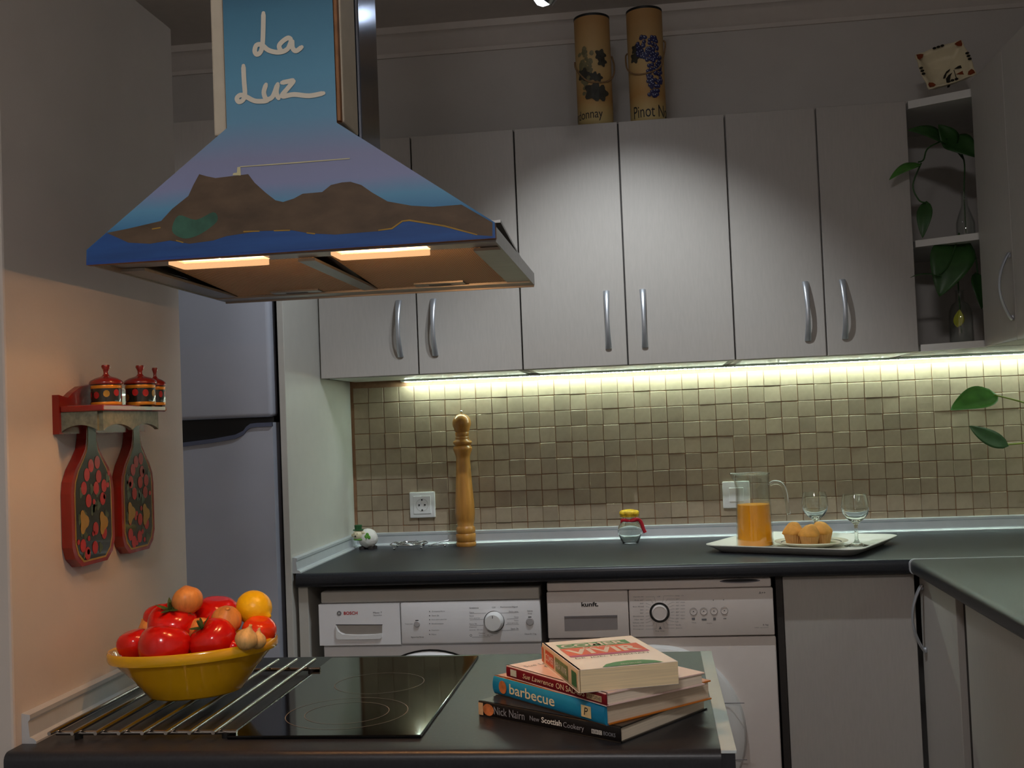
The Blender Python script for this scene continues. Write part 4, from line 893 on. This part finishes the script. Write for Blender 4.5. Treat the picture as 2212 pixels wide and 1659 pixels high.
# books
def book(name, label, near, ang, ln, wd_, z0, th, cover, spine, edge=(224, 208, 182), hard=True, roundsp=False, skew=0):
    # local frame: origin at the near lower corner, x along the spine away, y across the page block
    n_ = Vector((near[0], near[1], z0)); a = math.radians(ang); ex = Vector((math.cos(a), math.sin(a), 0)); ey = Vector((math.sin(a), -math.cos(a), 0))
    t = thing(name, label, 'book', n_+ex*ln/2+ey*wd_/2); M = Matrix((ex, ey, Vector((0, 0, 1)))).transposed().to_4x4(); M.translation = n_
    ct = .0022 if hard else .0006; ov = .003 if hard else 0
    Mc = mat(label[:18]+'_cover', cover, .3, var=.04, vscale=20); Ms = mat(label[:18]+'_spine', spine, .3, var=.04, vscale=25); Me = mat('page_edges_%d' % edge[0], edge, .8, var=.12, vscale=500, stretch=(.02, .02, 1))
    bm = box(ov, ln-ov, .003, wd_-ov, ct, th-ct); bm.transform(M); obj('pages', bm, Me, t)
    bm = box(0, ln, 0, wd_, 0, ct, .0004, 1); bm.transform(M); obj('back_cover', bm, Mc, t)
    bm = box(0, ln, 0, wd_, th-ct, th, .0004, 1); bm.transform(M); fc = obj('front_cover', bm, Mc, t)
    bm = nb(); b_ = .005 if roundsp else .0018
    arc = [(-b_*math.cos(-PI/2+PI*k/8)+.001, th/2+th/2*math.sin(-PI/2+PI*k/8)) for k in range(9)]
    pts = arc+[(.004, th), (.004, th-ct), (.002, th-ct), (.002, ct), (.004, ct), (.004, 0)]
    prism(bm, pts, lambda p, q_: (0, p, q_), lambda p, q_: (ln, p, q_)); bm.transform(M); sp_ = obj('spine', bm, Ms, t, smooth=40)
    sf = lambda s, z: M @ Vector((s, -b_+.0006 if not roundsp else -b_+.0004, z))        # on the spine: s from near end
    tf = lambda s, w_: M @ Vector((s, w_, th+.0004))
    return t, sp_, fc, sf, tf, ex, ey, M
def spine_text(s, sp_, sf, ex, s_left, width, z, h, mt, **k):
    bm = text_bm(s, .01, w=width, h=h, **k); bm.transform(frame(sf(s_left, z), -ex, (0, 0, 1))); return obj('lettering', bm, mt, sp_)
M_pw = mat('print_white', (236, 232, 222), .5, var=.02); M_pg = mat('print_grey', (150, 150, 154), .5, var=.02); M_pc = mat('print_cream', (238, 222, 180), .5, var=.02)
z1 = ZI
T1, sp_, fc, sf, tf, ex, ey, M = book('book', 'black-spined cookbook at the bottom of the stack', (-.060, 1.516), 145, .262, .213, z1, .022, (52, 46, 40), (24, 21, 20), (226, 212, 190))
def patch(sp_, sf, s0, s1, z0, z1, col, nm, d=0):
    M_ = mat('print_%d_%d_%d' % col, col, .5, var=.12, vscale=120); e = (sf(1, 0)-sf(0, 0)).normalized(); nrm = Vector((0, 0, 1)).cross(e)
    bm = quad_poly(nb(), [sf(*p)+nrm*(-d if nrm.dot(ey) > 0 else d) for p in ((s0, z0), (s1, z0), (s1, z1), (s0, z1))]); return obj(nm, bm, M_, sp_)
patch(sp_, sf, .252, .2615, .002, .020, (214, 176, 132), 'spine_photo'); 
e_ = sf(.241, .0115); bm = quad_poly(nb(), [e_-ex*.011*math.cos(k)+Vector((0, 0, .0088*math.sin(k)))-ey*.0003 for k in [2*PI*j/14 for j in range(14)]]); obj('spine_portrait', bm, mat('print_skin', (196, 116, 66), .5, var=.35, vscale=90), sp_)
spine_text('Nick Nairn', sp_, sf, ex, .230, .060, .0065, .0112, M_pg); spine_text('New', sp_, sf, ex, .160, .018, .0080, .0068, M_pg); spine_text('Scottish', sp_, sf, ex, .138, .037, .0080, .0080, M_pw, bold=.0002); spine_text('Cookery', sp_, sf, ex, .098, .037, .0055, .0095, M_pg)
for k in range(3):
    patch(sp_, sf, .048-.0062*k-.0056, .048-.0062*k, .007, .013, (206, 200, 190), 'logo_box', .0002)
    spine_text('BBC'[k], sp_, lambda s, z: sf(s, z)-ey*.0004, ex, .048-.0062*k-.0012, .0032, .0082, .0036, M_ink)
spine_text('BOOKS', sp_, sf, ex, .0275, .020, .0076, .0050, M_pg)
z2 = z1+.022
T2, sp_, fc, sf, tf, ex, ey, M = book('book', 'thick cookbook with a bright blue rounded spine', (-.078, 1.522), 133.5, .258, .202, z2, .0275, (206, 120, 40), (26, 134, 176), (214, 196, 172), roundsp=True)
spine_text('barbecue', sp_, sf, ex, .214, .108, .0075, .0150, M_pc, bold=.0001); patch(sp_, sf, .026, .047, .0055, .0215, (232, 206, 150), 'publisher_mark', .0001)
spine_text('P', sp_, lambda s, z: sf(s, z)-ey*.0004, ex, .041, .0085, .0085, .0105, M_black, shear=.2)
e_ = sf(.231, .0145); bm = quad_poly(nb(), [e_-ex*.0098*math.cos(k)+Vector((0, 0, .0098*math.sin(k)))-ey*.0002 for k in [2*PI*j/16 for j in range(16)]]); obj('spine_portrait', bm, MATS['print_skin'], sp_)
z3 = z2+.0275
T3, sp_, fc, sf, tf, ex, ey, M = book('book', 'pale pink cookbook with a dark red spine', (-.077, 1.514), 131, .240, .180, z3, .018, (244, 214, 206), (120, 22, 34), (234, 220, 200))
spine_text('Sue Lawrence', sp_, sf, ex, .196, .078, .0060, .0072, M_pc, shear=.25); spine_text('ON SALADS', sp_, sf, ex, .112, .066, .0055, .0080, M_pc)
spine_text('KYLE CATHIE', sp_, lambda s, z: sf(s, z)-ey*.0003, ex, .0395, .030, .0060, .0048, M_ink); patch(sp_, sf, .008, .041, .0045, .0125, (206, 176, 132), 'publisher_mark', .0001); patch(sp_, sf, .212, .228, .0045, .0145, (206, 210, 190), 'spine_photo', .0001)
def cover_text(s, fc, tf, ex, ey, sa, wa, width, h, mt, d=0, **k):
    bm = text_bm(s, .01, w=width, h=h, **k); bm.transform(frame(tf(sa, wa)+Vector((0, 0, d)), ey, ex)); return obj('lettering', bm, mt, fc)
cover_text('Sue Lawrence', fc, tf, ex, ey, .205, .012, .085, .011, M_pg, shear=.2); cover_text('ON', fc, tf, ex, ey, .180, .035, .04, .017, M_pg)
M_pr = mat('print_salad', (170, 176, 150), .4, var=.4, vscale=40)
obj('cover_photo', quad_poly(nb(), [tf(a, b) for a, b in ((.05, .11), (.16, .11), (.16, .172), (.05, .172))]), M_pr, fc)
bm = quad_poly(nb(), [tf(a, b)+Vector((0, 0, .0001)) for a, b in ((.012, .02), (.035, .05), (.03, .11), (.01, .13))]); obj('cover_stripe', bm, mat('print_rose', (204, 92, 96), .4, var=.3, vscale=30), fc)
z4 = z3+.018
T4, sp_, fc, sf, tf, ex, ey, M = book('book', 'thick white paperback on top of the stack with orange and green title', (-.113, 1.515), 109.5, .200, .142, z4, .031, (250, 244, 240), (236, 210, 170), (240, 218, 176), hard=False)
P4 = lambda a, b, d=.0: tf(a, b)+Vector((0, 0, d))
def cov(pts, col, nm, d): return obj(nm, quad_poly(nb(), [P4(a, b, d) for a, b in pts]), mat('print_%d_%d_%d' % col, col, .45, var=.04), fc)
# the title reads across the cover, its foot towards the near short side
def ct4(s, a, b, w, h, mt, d, **k):
    bm = text_bm(s, .01, w=w, h=h, **k); bm.transform(frame(P4(a, b, d), ey, ex)); return obj('lettering', bm, mt, fc)
cov([(.142, .014), (.142, .122), (.172, .122), (.172, .014)], (70, 146, 78), 'title_band', .0001); cov([(.090, .012), (.090, .130), (.142, .130), (.142, .012)], (226, 96, 44), 'title_band', .0001); cov([(.080, .012), (.080, .130), (.090, .130), (.090, .012)], (190, 72, 130), 'title_band', .0001)
ct4('COMER', .146, .018, .098, .022, M_pw, .0003, bold=.00025); ct4('VIVIR', .094, .016, .108, .036, M_pw, .0003, bold=.0003); ct4('PARA', .131, .046, .044, .008, M_pw, .0005)
ct4('DR. JOEL FUHRMAN', .064, .016, .108, .009, M_ink, .0003)
bm = quad_poly(nb(), [P4(a, b, .0002) for a, b in ((.002, .035), (.018, .045), (.026, .06), (.03, .08), (.026, .1), (.016, .115), (.002, .122))]); obj('cover_picture', bm, mat('print_70_146_78', (70, 146, 78), .45, var=.04), fc)
ct4('BESTSELLER', .008, .064, .03, .005, M_pw, .0005)
for a, b, c_, s_ in ((.188, .200, (206, 120, 78), 0), (.128, .176, (212, 92, 52), 0), (.050, .118, (120, 140, 84), 0), (.006, .030, (60, 118, 74), 0)): patch(sp_, sf, a, b, .006 if a < .18 else .004, .026, c_, 'spine_band', .0002)
spine_text('COMER PARA VIVIR', sp_, lambda s, z: sf(s, z)-ey*.0004, ex, .174, .120, .011, .010, M_pw)

# ================================================================== RED SHELF, POTS AND BOARDS ON THE PARTITION
M_redp = mat('red_lacquer', (126, 24, 14), .25, var=.12, vscale=20, coat=.5); M_blk = mat('black_lacquer', (30, 28, 20), .25, var=.2, coat=.5)
M_gold = mat('gold_paint', (206, 132, 34), .3, metal=.3, var=.15); M_grey = mat('cracked_grey_paint', (112, 114, 96), .5, var=.3, vscale=120); M_berry = mat('berry_red', (158, 30, 30), .3, var=.12); M_leaf = mat('gold_leaf_paint', (150, 116, 30), .35, var=.15); M_vine = mat('olive_leaf_paint', (58, 66, 34), .4, var=.2)
SX1, SY0, SY1 = -.838, 1.635, 1.862
sh = thing('spice_shelf', 'small red wooden spice shelf with a grey scalloped apron on the partition wall', 'shelf', (XP+.03, 1.77, 1.30))
SYB = 1.93
arch = [(SY0, 1.300), (SYB, 1.300), (SYB, 1.352), (SYB-.04, 1.36), (SYB-.07, 1.376), (1.77, 1.384), (SY0+.07, 1.376), (SY0+.045, 1.366), (SY0+.028, 1.357), (SY0, 1.361)]
obj('backboard', prism(nb(), arch, lambda a, b: (XP, a, b), lambda a, b: (XP+.011, a, b)), M_redp, sh)
obj('shelf_board', box(XP+.011, SX1, SY0+.003, SY1, 1.3335, 1.3435, .002, 2), M_redp, sh)
def scallop(n, L0, L1, zt, zb, dz):
    pts = [(L0, zt), (L0, zb)]
    for k in range(1, 24*1):
        s = k/24; pts.append((L0+(L1-L0)*s, zb+dz*abs(math.sin(PI*n*s))**.7))
    return pts+[(L1, zb), (L1, zt)]
obj('apron', prism(nb(), scallop(2, SY0+.012, SY1-.02, 1.3335, 1.303, .010), lambda a, b: (SX1-.012, a, b), lambda a, b: (SX1-.005, a, b)), M_grey, sh)
obj('apron', prism(nb(), scallop(1, XP+.011, SX1-.012, 1.3335, 1.303, .010), lambda a, b: (a, SY0+.006, b), lambda a, b: (a, SY0+.013, b)), M_grey, sh)
obj('peg', tube(nb(), [(SX1-.01, SY1-.002, 1.338), (SX1-.01, SY1+.016, 1.338)], .0045, 10), mat('pale_peg', (180, 120, 96), .5, var=.1), sh, smooth=40)
for yy in (1.722, 1.881): obj('hook', tube(nb(), [(XP+.010, yy, 1.316), (XP+.024, yy, 1.314), (XP+.026, yy, 1.320)], .002, 6), M_black, sh)
def spice_pot(label, p, r, h, seed):
    t = thing('spice_pot', label, 'pot', p, group='lacquered pots on the red shelf'); q_ = random.Random(seed)
    obj('body', lathe(nb(), [(0, 0), (r*.94, 0), (r, .003), (r, h*.12), (r*1.0, h*.86), (r*.98, h), (0, h)], 32, p), M_blk, t, smooth=50)
    for a, b in ((.02, .16), (.80, .95)):
        bm = nb(); lathe(bm, [(r*1.008, h*a), (r*1.016, h*(a+.02)), (r*1.016, h*(b-.02)), (r*1.008, h*b)], 32, p); obj('gold_band', bm, M_gold, t, smooth=50)
    k2 = [(0, h), (r*1.10, h), (r*1.13, h+.0025), (r*1.05, h+.006), (r*.75, h+.010), (r*.4, h+.0125), (r*.26, h+.014), (r*.16, h+.017), (r*.17, h+.022), (r*.30, h+.0285), (r*.26, h+.0315), (0, h+.031)]
    obj('lid', lathe(nb(), k2, 32, p), M_redp, t, smooth=45)
    for k in range(9):
        a = 2*PI*k/9+seed; zc_ = h*q_.uniform(.35, .65); w_ = r*.22; bm = nb()
        vs = [bm.verts.new(p+Vector((r*1.012*math.cos(a+w_/r*math.cos(b)), r*1.012*math.sin(a+w_/r*math.cos(b)), zc_+h*.17*math.sin(b)))) for b in [2*PI*j/10 for j in range(10)]]; bm.faces.new(vs)
        obj('painted_berry' if k % 3 else 'painted_leaf', bm, M_berry if k % 3 else M_leaf, t)
zs = 1.3435
for lab, u, y, r, h, sd in (('lacquered spice pot with red flowers standing nearest the shelf end board', 230, 1.712, .0235, .034, 1), ('lacquered spice pot with a golden leaf in the middle of the shelf', 304, 1.79, .024, .036, 2)):
    spice_pot(lab, Vector((Y(u, 860, y).x, y, zs)), r, h, sd)
spice_pot('small lacquered spice pot tucked behind the golden-leaf pot', Vector((Y(336, 860, 1.838).x, 1.838, zs)), .0165, .034, 5)
def paddle(label, y0, y1, zb, zt, seed):
    t = thing('painted_board', label, 'cutting board', (XP+.01, (y0+y1)/2, zb)); yc = (y0+y1)/2; hw = (y1-y0)/2; hh = zt-zb
    half = [(.16, 0.0), (.60, .0), (.88, .06), (1.0, .14), (1.0, .50), (.95, .58), (.78, .66), (.50, .74), (.32, .80), (.24, .87), (.22, .94), (.24, .985), (.12, 1.0)]
    def outl(k=1, dz=0): return [(yc+a*hw*k, zb+dz+b*(hh-2*dz)) for a, b in half]+[(yc-a*hw*k, zb+dz+b*(hh-2*dz)) for a, b in half[::-1]]
    x0, x1 = XP+.001, XP+.018
    obj('blade', prism(nb(), outl(), lambda a, b: (x0, a, b), lambda a, b: (x1, a, b)), M_redp, t)
    obj('gold_outline', quad_poly(nb(), [(x1+.0004, a, b) for a, b in outl(.87, .006)]), M_leaf, t)
    obj('painted_face', quad_poly(nb(), [(x1+.0007, a, b) for a, b in outl(.82, .009)]), M_blk, t)
    q_ = random.Random(seed); xs = x1+.0010
    def blob(nm, cy, cz, ry, rz, mt, dx=0, lobes=0):
        bm = quad_poly(nb(), [(xs+dx, cy+ry*math.cos(b)*(1+.25*math.cos(lobes*b)), cz+rz*math.sin(b)*(1+.25*math.cos(lobes*b))) for b in [2*PI*j/20 for j in range(20)]]); obj(nm, bm, mt, t)
    for k in range(16): blob('painted_leaf', yc+q_.uniform(-.7, .7)*hw, zb+hh*q_.uniform(.08, .6), .006, .008, M_vine, 0, 3)
    for a, b in ((-.3, .62), (.25, .60), (-.45, .53), (.12, .52), (-.25, .44), (.42, .44), (.5, .53), (-.1, .68), (-.55, .14), (.0, .11), (-.35, .08), (.45, .2), (.05, .24), (.2, .7)): blob('painted_berry', yc+a*hw, zb+hh*b, .0072, .0085, M_berry, .0002)
    for a, b in ((-.48, .30), (.42, .27)): blob('painted_leaf', yc+a*hw, zb+hh*b, .013, .017, M_leaf, .0003, 3)
    for k in range(10): blob('painted_berry', yc+q_.uniform(-.75, .75)*hw, zb+hh*q_.uniform(.05, .62), .0035, .0035, M_berry, .0002)
paddle('red-edged painted board with berries hanging under the pots', 1.652, 1.791, 1.090, 1.322, 11)
paddle('smaller red-edged painted board with berries hanging nearest the refrigerator', 1.818, 1.943, 1.091, 1.322, 12)

# ================================================================== ON TOP OF THE WALL CABINETS
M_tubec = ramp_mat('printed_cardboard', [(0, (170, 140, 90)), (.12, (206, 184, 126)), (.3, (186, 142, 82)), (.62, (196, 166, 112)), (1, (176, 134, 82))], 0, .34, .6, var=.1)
M_grape = mat('grape_print', (38, 40, 84), .5, var=.3, vscale=60); M_grapel = mat('grape_gleam', (170, 176, 196), .5, var=.05); M_lfp = mat('leaf_print', (58, 56, 48), .6, var=.3, vscale=50); M_grg = mat('pale_grape_print', (120, 112, 80), .5, var=.3, vscale=60); M_rope = mat('rope', (140, 110, 76), .8, var=.2, vscale=200)
def wine_tube(label, x, y, h, word, a_left, purple, seed):
    c = Vector((x, y, ZT)); r = .0535; t = thing('wine_tube', label, 'gift tube', c)
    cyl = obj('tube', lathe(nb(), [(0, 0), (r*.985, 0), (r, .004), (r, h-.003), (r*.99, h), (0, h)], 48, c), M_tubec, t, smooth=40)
    obj('lid_edge', lathe(nb(), [(r*1.003, h-.006), (r*1.010, h-.005), (r*1.010, h+.001), (r*.99, h+.0015), (0, h+.0015)], 48, c), M_black, t, smooth=40)
    bend = lambda v, d=.0005: c+Vector(((r+d)*math.cos(a_left+v.x/r), (r+d)*math.sin(a_left+v.x/r), v.y))
    bm = text_bm(word, .036, w=.0142*len(word), h=.036)
    bmesh.ops.subdivide_edges(bm, edges=[e for e in bm.edges if e.calc_length() > .006], cuts=2)
    for v in bm.verts: v.co = bend(Vector((v.co.x, v.co.y+.018, 0)))
    obj('lettering', bm, M_ink, cyl)
    q_ = random.Random(seed)
    def disc(bm, s, z, rr, d, lob=0):
        bm.faces.new([bm.verts.new(bend(Vector((s+rr*math.cos(b)*(1+(.22*math.cos(lob*b) if lob else 0)), z+rr*math.sin(b)*(1+(.22*math.cos(lob*b) if lob else 0)), 0)), d)) for b in [2*PI*j/(26 if lob else 10) for j in range(26 if lob else 10)]])
    return t, cyl, disc, q_, r, c
def rope(t, c, r, h, pts): obj('rope_handle', tube(nb(), spline([c+Vector((r*k*math.cos(a), r*k*math.sin(a), z*h)) for a, z, k in pts], 6), .0026, 6), M_rope, t, True)
fa = -PI/2+.05
t, cyl, disc, q_, r, c = wine_tube('beige wine gift tube printed with pale grapes and dark leaves', -.128, 3.362, .342, 'Chardonnay', fa-2.25, False, 3)
k0_ = 2.25*r
bg, bl_ = nb(), nb()
for k in range(70):
    z = q_.uniform(.10, .24); disc(bg, k0_-.022+q_.uniform(-.028, .02)*(z/.24), z, .006, .0006+k*2e-5)
obj('grape_print', bg, M_grg, cyl)['kind'] = 'stuff'
for s, z, rr in ((.022, .215, .016), (.026, .195, .014), (.0, .150, .013), (.012, .146, .012), (-.002, .105, .026), (.018, .100, .022), (-.032, .16, .018)):
    b = nb(); disc(b, k0_+s, z, rr, .003, 5); obj('leaf_print', b, M_lfp, cyl)
rope(t, c, r, .342, ((PI+.1, .62, 1.03), (PI+.35, .56, 1.06), (PI+.8, .48, 1.06), (PI+1.3, .40, 1.05), (PI+1.9, .385, 1.05), (PI+2.5, .41, 1.08), (2*PI-.2, .48, 1.15), (2*PI+.05, .58, 1.16), (2*PI+.1, .66, 1.05)))
t, cyl, disc, q_, r, c = wine_tube('orange-brown wine gift tube printed with blue grapes', .030, 3.362, .350, 'Pinot Noir', fa-.95, True, 4)
k0_ = .95*r
spots = [(q_.uniform(-.028, .034), q_.uniform(.195, .258)) for k in range(60)]+[(q_.uniform(.0, .045), q_.uniform(.12, .2)) for k in range(60)]+[(.012+q_.uniform(-.012, .02), q_.uniform(.075, .13)) for k in range(22)]
bg, bl_ = nb(), nb()
for k, (s, z) in enumerate(spots): disc(bg, k0_+s, z, .0062, .0006+k*2e-5); disc(bl_, k0_+s-.0016, z+.002, .0016, .0008+k*2e-5)
obj('grape_print', bg, M_grape, cyl)['kind'] = 'stuff'; obj('grape_gleam', bl_, M_grapel, cyl)['kind'] = 'stuff'
for s, z, rr in ((-.034, .225, .014), (-.038, .20, .016)):
    b = nb(); disc(b, k0_+s, z, rr, .0005, 5); obj('leaf_print', b, M_lfp, cyl)
rope(t, c, r, .350, ((PI-.2, .66, 1.05), (PI, .62, 1.12), (PI+.3, .5, 1.10), (PI+.9, .43, 1.05), (PI+1.6, .42, 1.05), (PI+2.3, .47, 1.06), (2*PI-.5, .56, 1.08), (2*PI-.1, .70, 1.12), (2*PI, .74, 1.03)))
# decorative dish leaning on the corner shelf
dcn = Y(2042, 140, 3.33); Rd = 62*3.33*K
t = thing('decorative_dish', 'cream ceramic dish with brown pointed corners on top of the corner shelf', 'dish', (dcn.x, 3.35, ZT))
bm = nb(); rings = []; n = 64
def sq(a): return 1/(abs(math.cos(a))**3.2+abs(math.sin(a))**3.2)**(1/3.2)*.80+.16*max(0, math.cos(4*(a-PI/4)))**6
DM = frame(dcn, (math.cos(-.22), math.sin(-.22), .0), (.05, .42, 1)) @ Matrix.Rotation(.24, 4, 'Z')
for f, z in ((.0, -.03), (.5, -.03), (.72, -.024), (.86, -.006), (1.0, .004), (1.03, .0), (.88, -.014), (.74, -.032), (.5, -.038), (0, -.038)):
    rings.append([bm.verts.new((f*Rd*sq(2*PI*i/n)*math.cos(2*PI*i/n), f*Rd*sq(2*PI*i/n)*math.sin(2*PI*i/n), z)) for i in range(n)] if f else [bm.verts.new((0, 0, z))])
for A, Bq in zip(rings, rings[1:]):
    for i in range(n):
        j = (i+1) % n
        if len(A) == 1: bm.faces.new((A[0], Bq[i], Bq[j]))
        elif len(Bq) == 1: bm.faces.new((A[i], Bq[0], A[j]))
        else: bm.faces.new((A[i], Bq[i], Bq[j], A[j]))
bm.transform(DM); dsh = obj('dish', bm, mat('cream_glaze', (226, 214, 180), .3, var=.05), t, smooth=True)
M_bg = mat('brown_glaze', (132, 58, 26), .35, var=.1); M_kg = mat('dark_glaze', (36, 34, 26), .35, var=.1)
for k in range(4):
    a = PI/4+k*PI/2; e = Vector((math.cos(a), math.sin(a), 0)); s_ = Vector((-math.sin(a), math.cos(a), 0)); rr = Rd*sq(a)
    bm = quad_poly(nb(), [DM @ (e*rr*q1+s_*rr*q2+Vector((0, 0, .006 if q1 > .9 else .0025))) for q1, q2 in ((.98, 0), (.88, .10), (.80, .12), (.76, 0), (.80, -.12), (.88, -.10))]); obj('painted_corner', bm, M_bg, dsh)
    for j in (-1, 0, 1):
        a2 = k*PI/2+j*.17; rr2 = Rd*sq(a2)*.95
        bm = quad_poly(nb(), [DM @ Vector((rr2*math.cos(a2)+.0055*math.cos(b), rr2*math.sin(a2)+.0045*math.sin(b), .0062)) for b in [2*PI*q_/10 for q_ in range(10)]]); obj('painted_dash', bm, M_kg, dsh)
nd = lambda x, y: Vector(((x-1110)/490*Rd, -(y-775)/525*Rd, -.026))
for pts, mt in ((((1030, 930), (1060, 870), (1120, 800), (1195, 765), (1170, 810), (1110, 850), (1070, 930)), M_kg), (((1245, 800), (1320, 765), (1410, 765), (1445, 800), (1420, 840), (1340, 830)), M_kg), (((1055, 1040), (1070, 950), (1130, 890), (1200, 860), (1150, 930), (1110, 1040)), M_kg), (((1240, 925), (1330, 900), (1420, 880), (1490, 960), (1400, 1005), (1310, 960)), M_bg), (((1035, 1150), (1060, 1070), (1130, 1020), (1110, 1090), (1070, 1150)), M_kg), (((1232, 820), (1242, 820), (1226, 1050), (1214, 1050)), M_kg)):
    obj('painted_sprig', quad_poly(nb(), [DM @ nd(*p) for p in pts]), mt, dsh)

# ================================================================== PLANTS
M_lf = mat('pothos_leaf', (74, 128, 52), .35, var=.22, vscale=35, sss=.05); M_stem = mat('pothos_stem', (132, 150, 56), .5, var=.1); M_lfd = mat('pothos_leaf_dark', (48, 84, 40), .4, var=.2, vscale=35); M_yel = mat('yellowed_leaf', (196, 196, 24), .5, var=.12)
def leaf(name, base, tip, width, nrm, mt, parent, fold=.25, droop=.1):
    base, tip, nrm = Vector(base), Vector(tip), Vector(nrm); d = tip-base; L_ = d.length; ex = d.normalized(); nz = (nrm-ex*nrm.dot(ex)).normalized(); ey = nz.cross(ex); bm = nb(); rows = []
    n = 14
    for i in range(n+1):
        s = i/n; w = width/2*(math.sin(PI*min(1, s**.62))**.8 if 0 < s < 1 else 0.0) * (1.0 if s > .12 else .9); back = -.10*L_*(1-s/.15) if s < .15 else 0
        row = []
        for k in range(-3, 4):
            f = k/3; p = base+ex*(s*L_+back*abs(f))+ey*w*f+nz*(abs(f)*w*fold-droop*L_*(2*s-1)**2)
            row.append(bm.verts.new(p))
        rows.append(row)
    for A, Bq in zip(rows, rows[1:]):
        for k in range(6): bm.faces.new((A[k], A[k+1], Bq[k+1], Bq[k]))
    bmesh.ops.remove_doubles(bm, verts=bm.verts[:], dist=1e-5)
    r = bmesh.ops.extrude_face_region(bm, geom=bm.faces[:]); bmesh.ops.translate(bm, verts=[v for v in r['geom'] if isinstance(v, bmesh.types.BMVert)], vec=nz*-.0006)
    return obj(name, bm, mt, parent, smooth=True)
def stem(pts, r, parent, M=None): return obj('stem', tube(nb(), spline(pts, 6), r, 7), M or M_stem, parent, True)
def vase(c, prof_o, t, wall=.0022):
    inn = [(max(.001, r-wall), max(z, .005)) for r, z in prof_o]; return lathe_glass('bottle_glass', prof_o, inn, c, t, 32, M_thin)
CAMV = Vector((-.1, -1, -.1))
# pothos at the right end of the back worktop, its vase beyond the frame
vc = Vector((1.165, 3.40, ZC)); t = thing('pothos_cutting', 'pothos vine with two green leaves reaching across the tiles', 'plant', vc)
vase(vc, [(.03, 0), (.033, .01), (.033, .12), (.015, .17), (.015, .21)], t)
p1, p2 = Y(2148, 853, 3.40), Y(2212, 870, 3.40); l2, l2e = Y(2165, 961, 3.42), Y(2212, 957, 3.42)
stem([p1, p2, p2+Vector((.05, 0, -.03)), Vector((1.160, 3.40, 1.19)), Vector((1.165, 3.40, 1.02)), Vector((1.17, 3.405, .93))], .0024, t)
stem([l2, l2e, l2e+Vector((.04, 0, .01)), Vector((1.158, 3.395, 1.16)), Vector((1.163, 3.397, 1.03)), Vector((1.16, 3.398, .93))], .0024, t)
leaf('leaf', p1, Y(2053, 882, 3.38), .086, (-.15, -.75, .62), M_lf, t, .3, .06)
leaf('leaf', l2, Y(2087, 921, 3.38), .050, (-.2, -.85, .35), M_lfd, t, .2, -.10)
# cuttings in bottles on the corner shelf
def bottle_plant(label, c, prof_o, leaves, stems, extra=None):
    t = thing('bottled_cutting', label, 'plant', c); vase(c, prof_o, t)
    for s_ in stems: stem(s_, .0022, t, M_lfd)
    for b, e, w, nr, mt in leaves: leaf('leaf', b, e, w, nr, mt, t)
    return t
yy = 3.33
bA = Vector((Y(2086, 490, yy).x, yy, 1.760))
bottle_plant('leafy cutting in a clear bottle on the upper shelf', bA, [(.024, 0), (.026, .006), (.026, .05), (.018, .075), (.009, .10), (.008, .135), (.010, .14)],
    [(Y(2045, 300, 3.27), Y(1966, 275, 3.23), .055, (0, -.8, .5), M_lfd), (Y(2050, 300, 3.30), Y(2112, 335, 3.24), .075, (-.1, -.9, .4), M_lfd), (Y(2060, 318, 3.28), Y(2030, 268, 3.26), .06, (0, -.9, .3), M_lfd), (Y(1984, 350, 3.24), Y(1921, 382, 3.20), .036, (.3, -.5, .8), M_lf), (Y(2000, 438, 3.25), Y(1992, 512, 3.23), .042, (-.3, -.9, .1), M_lfd)],
    [[bA+Vector((0, 0, .02)), bA+Vector((0, 0, .13)), Y(2082, 345, 3.31), Y(2055, 305, 3.29), Y(2045, 300, 3.27)], [Y(2045, 300, 3.27), Y(2005, 320, 3.26), Y(1995, 345, 3.25), Y(1984, 350, 3.24)], [Y(1990, 352, 3.25), Y(1972, 400, 3.25), Y(1985, 432, 3.25), Y(2000, 438, 3.25)], [Y(2082, 345, 3.31), Y(2060, 318, 3.28)], [Y(2055, 305, 3.29), Y(2050, 300, 3.30)]])
bB = Vector((Y(2078, 735, yy).x, yy, ZB+.019))
t = bottle_plant('cutting with a broad leaf and yellowed leaf in a bottle on the lower shelf', bB, [(.030, 0), (.033, .008), (.033, .07), (.031, .095), (.024, .112), (.012, .122), (.011, .150), (.014, .153)],
    [(Y(2071, 516, 3.26), Y(2030, 636, 3.22), .118, (-.2, -.95, .15), M_lfd), (Y(2112, 592, 3.30), Y(2124, 665, 3.27), .05, (.2, -.9, .2), M_lfd), (Y(2030, 592, 3.22), Y(1967, 593, 3.20), .018, (0, -.3, .9), M_lfd), (bB+Vector((-.012, -.012, .052)), bB+Vector((-.004, -.012, .098)), .030, (0, -1, 0), M_yel)],
    [[bB+Vector((0, 0, .03)), bB+Vector((-.002, 0, .15)), Y(2070, 590, 3.30), Y(2078, 545, 3.28), Y(2072, 505, 3.265), Y(2071, 516, 3.26)], [Y(2070, 590, 3.30), Y(2088, 536, 3.30), Y(2106, 552, 3.30), Y(2112, 592, 3.30)], [Y(2072, 505, 3.265), Y(2050, 570, 3.24), Y(2030, 592, 3.22)]])
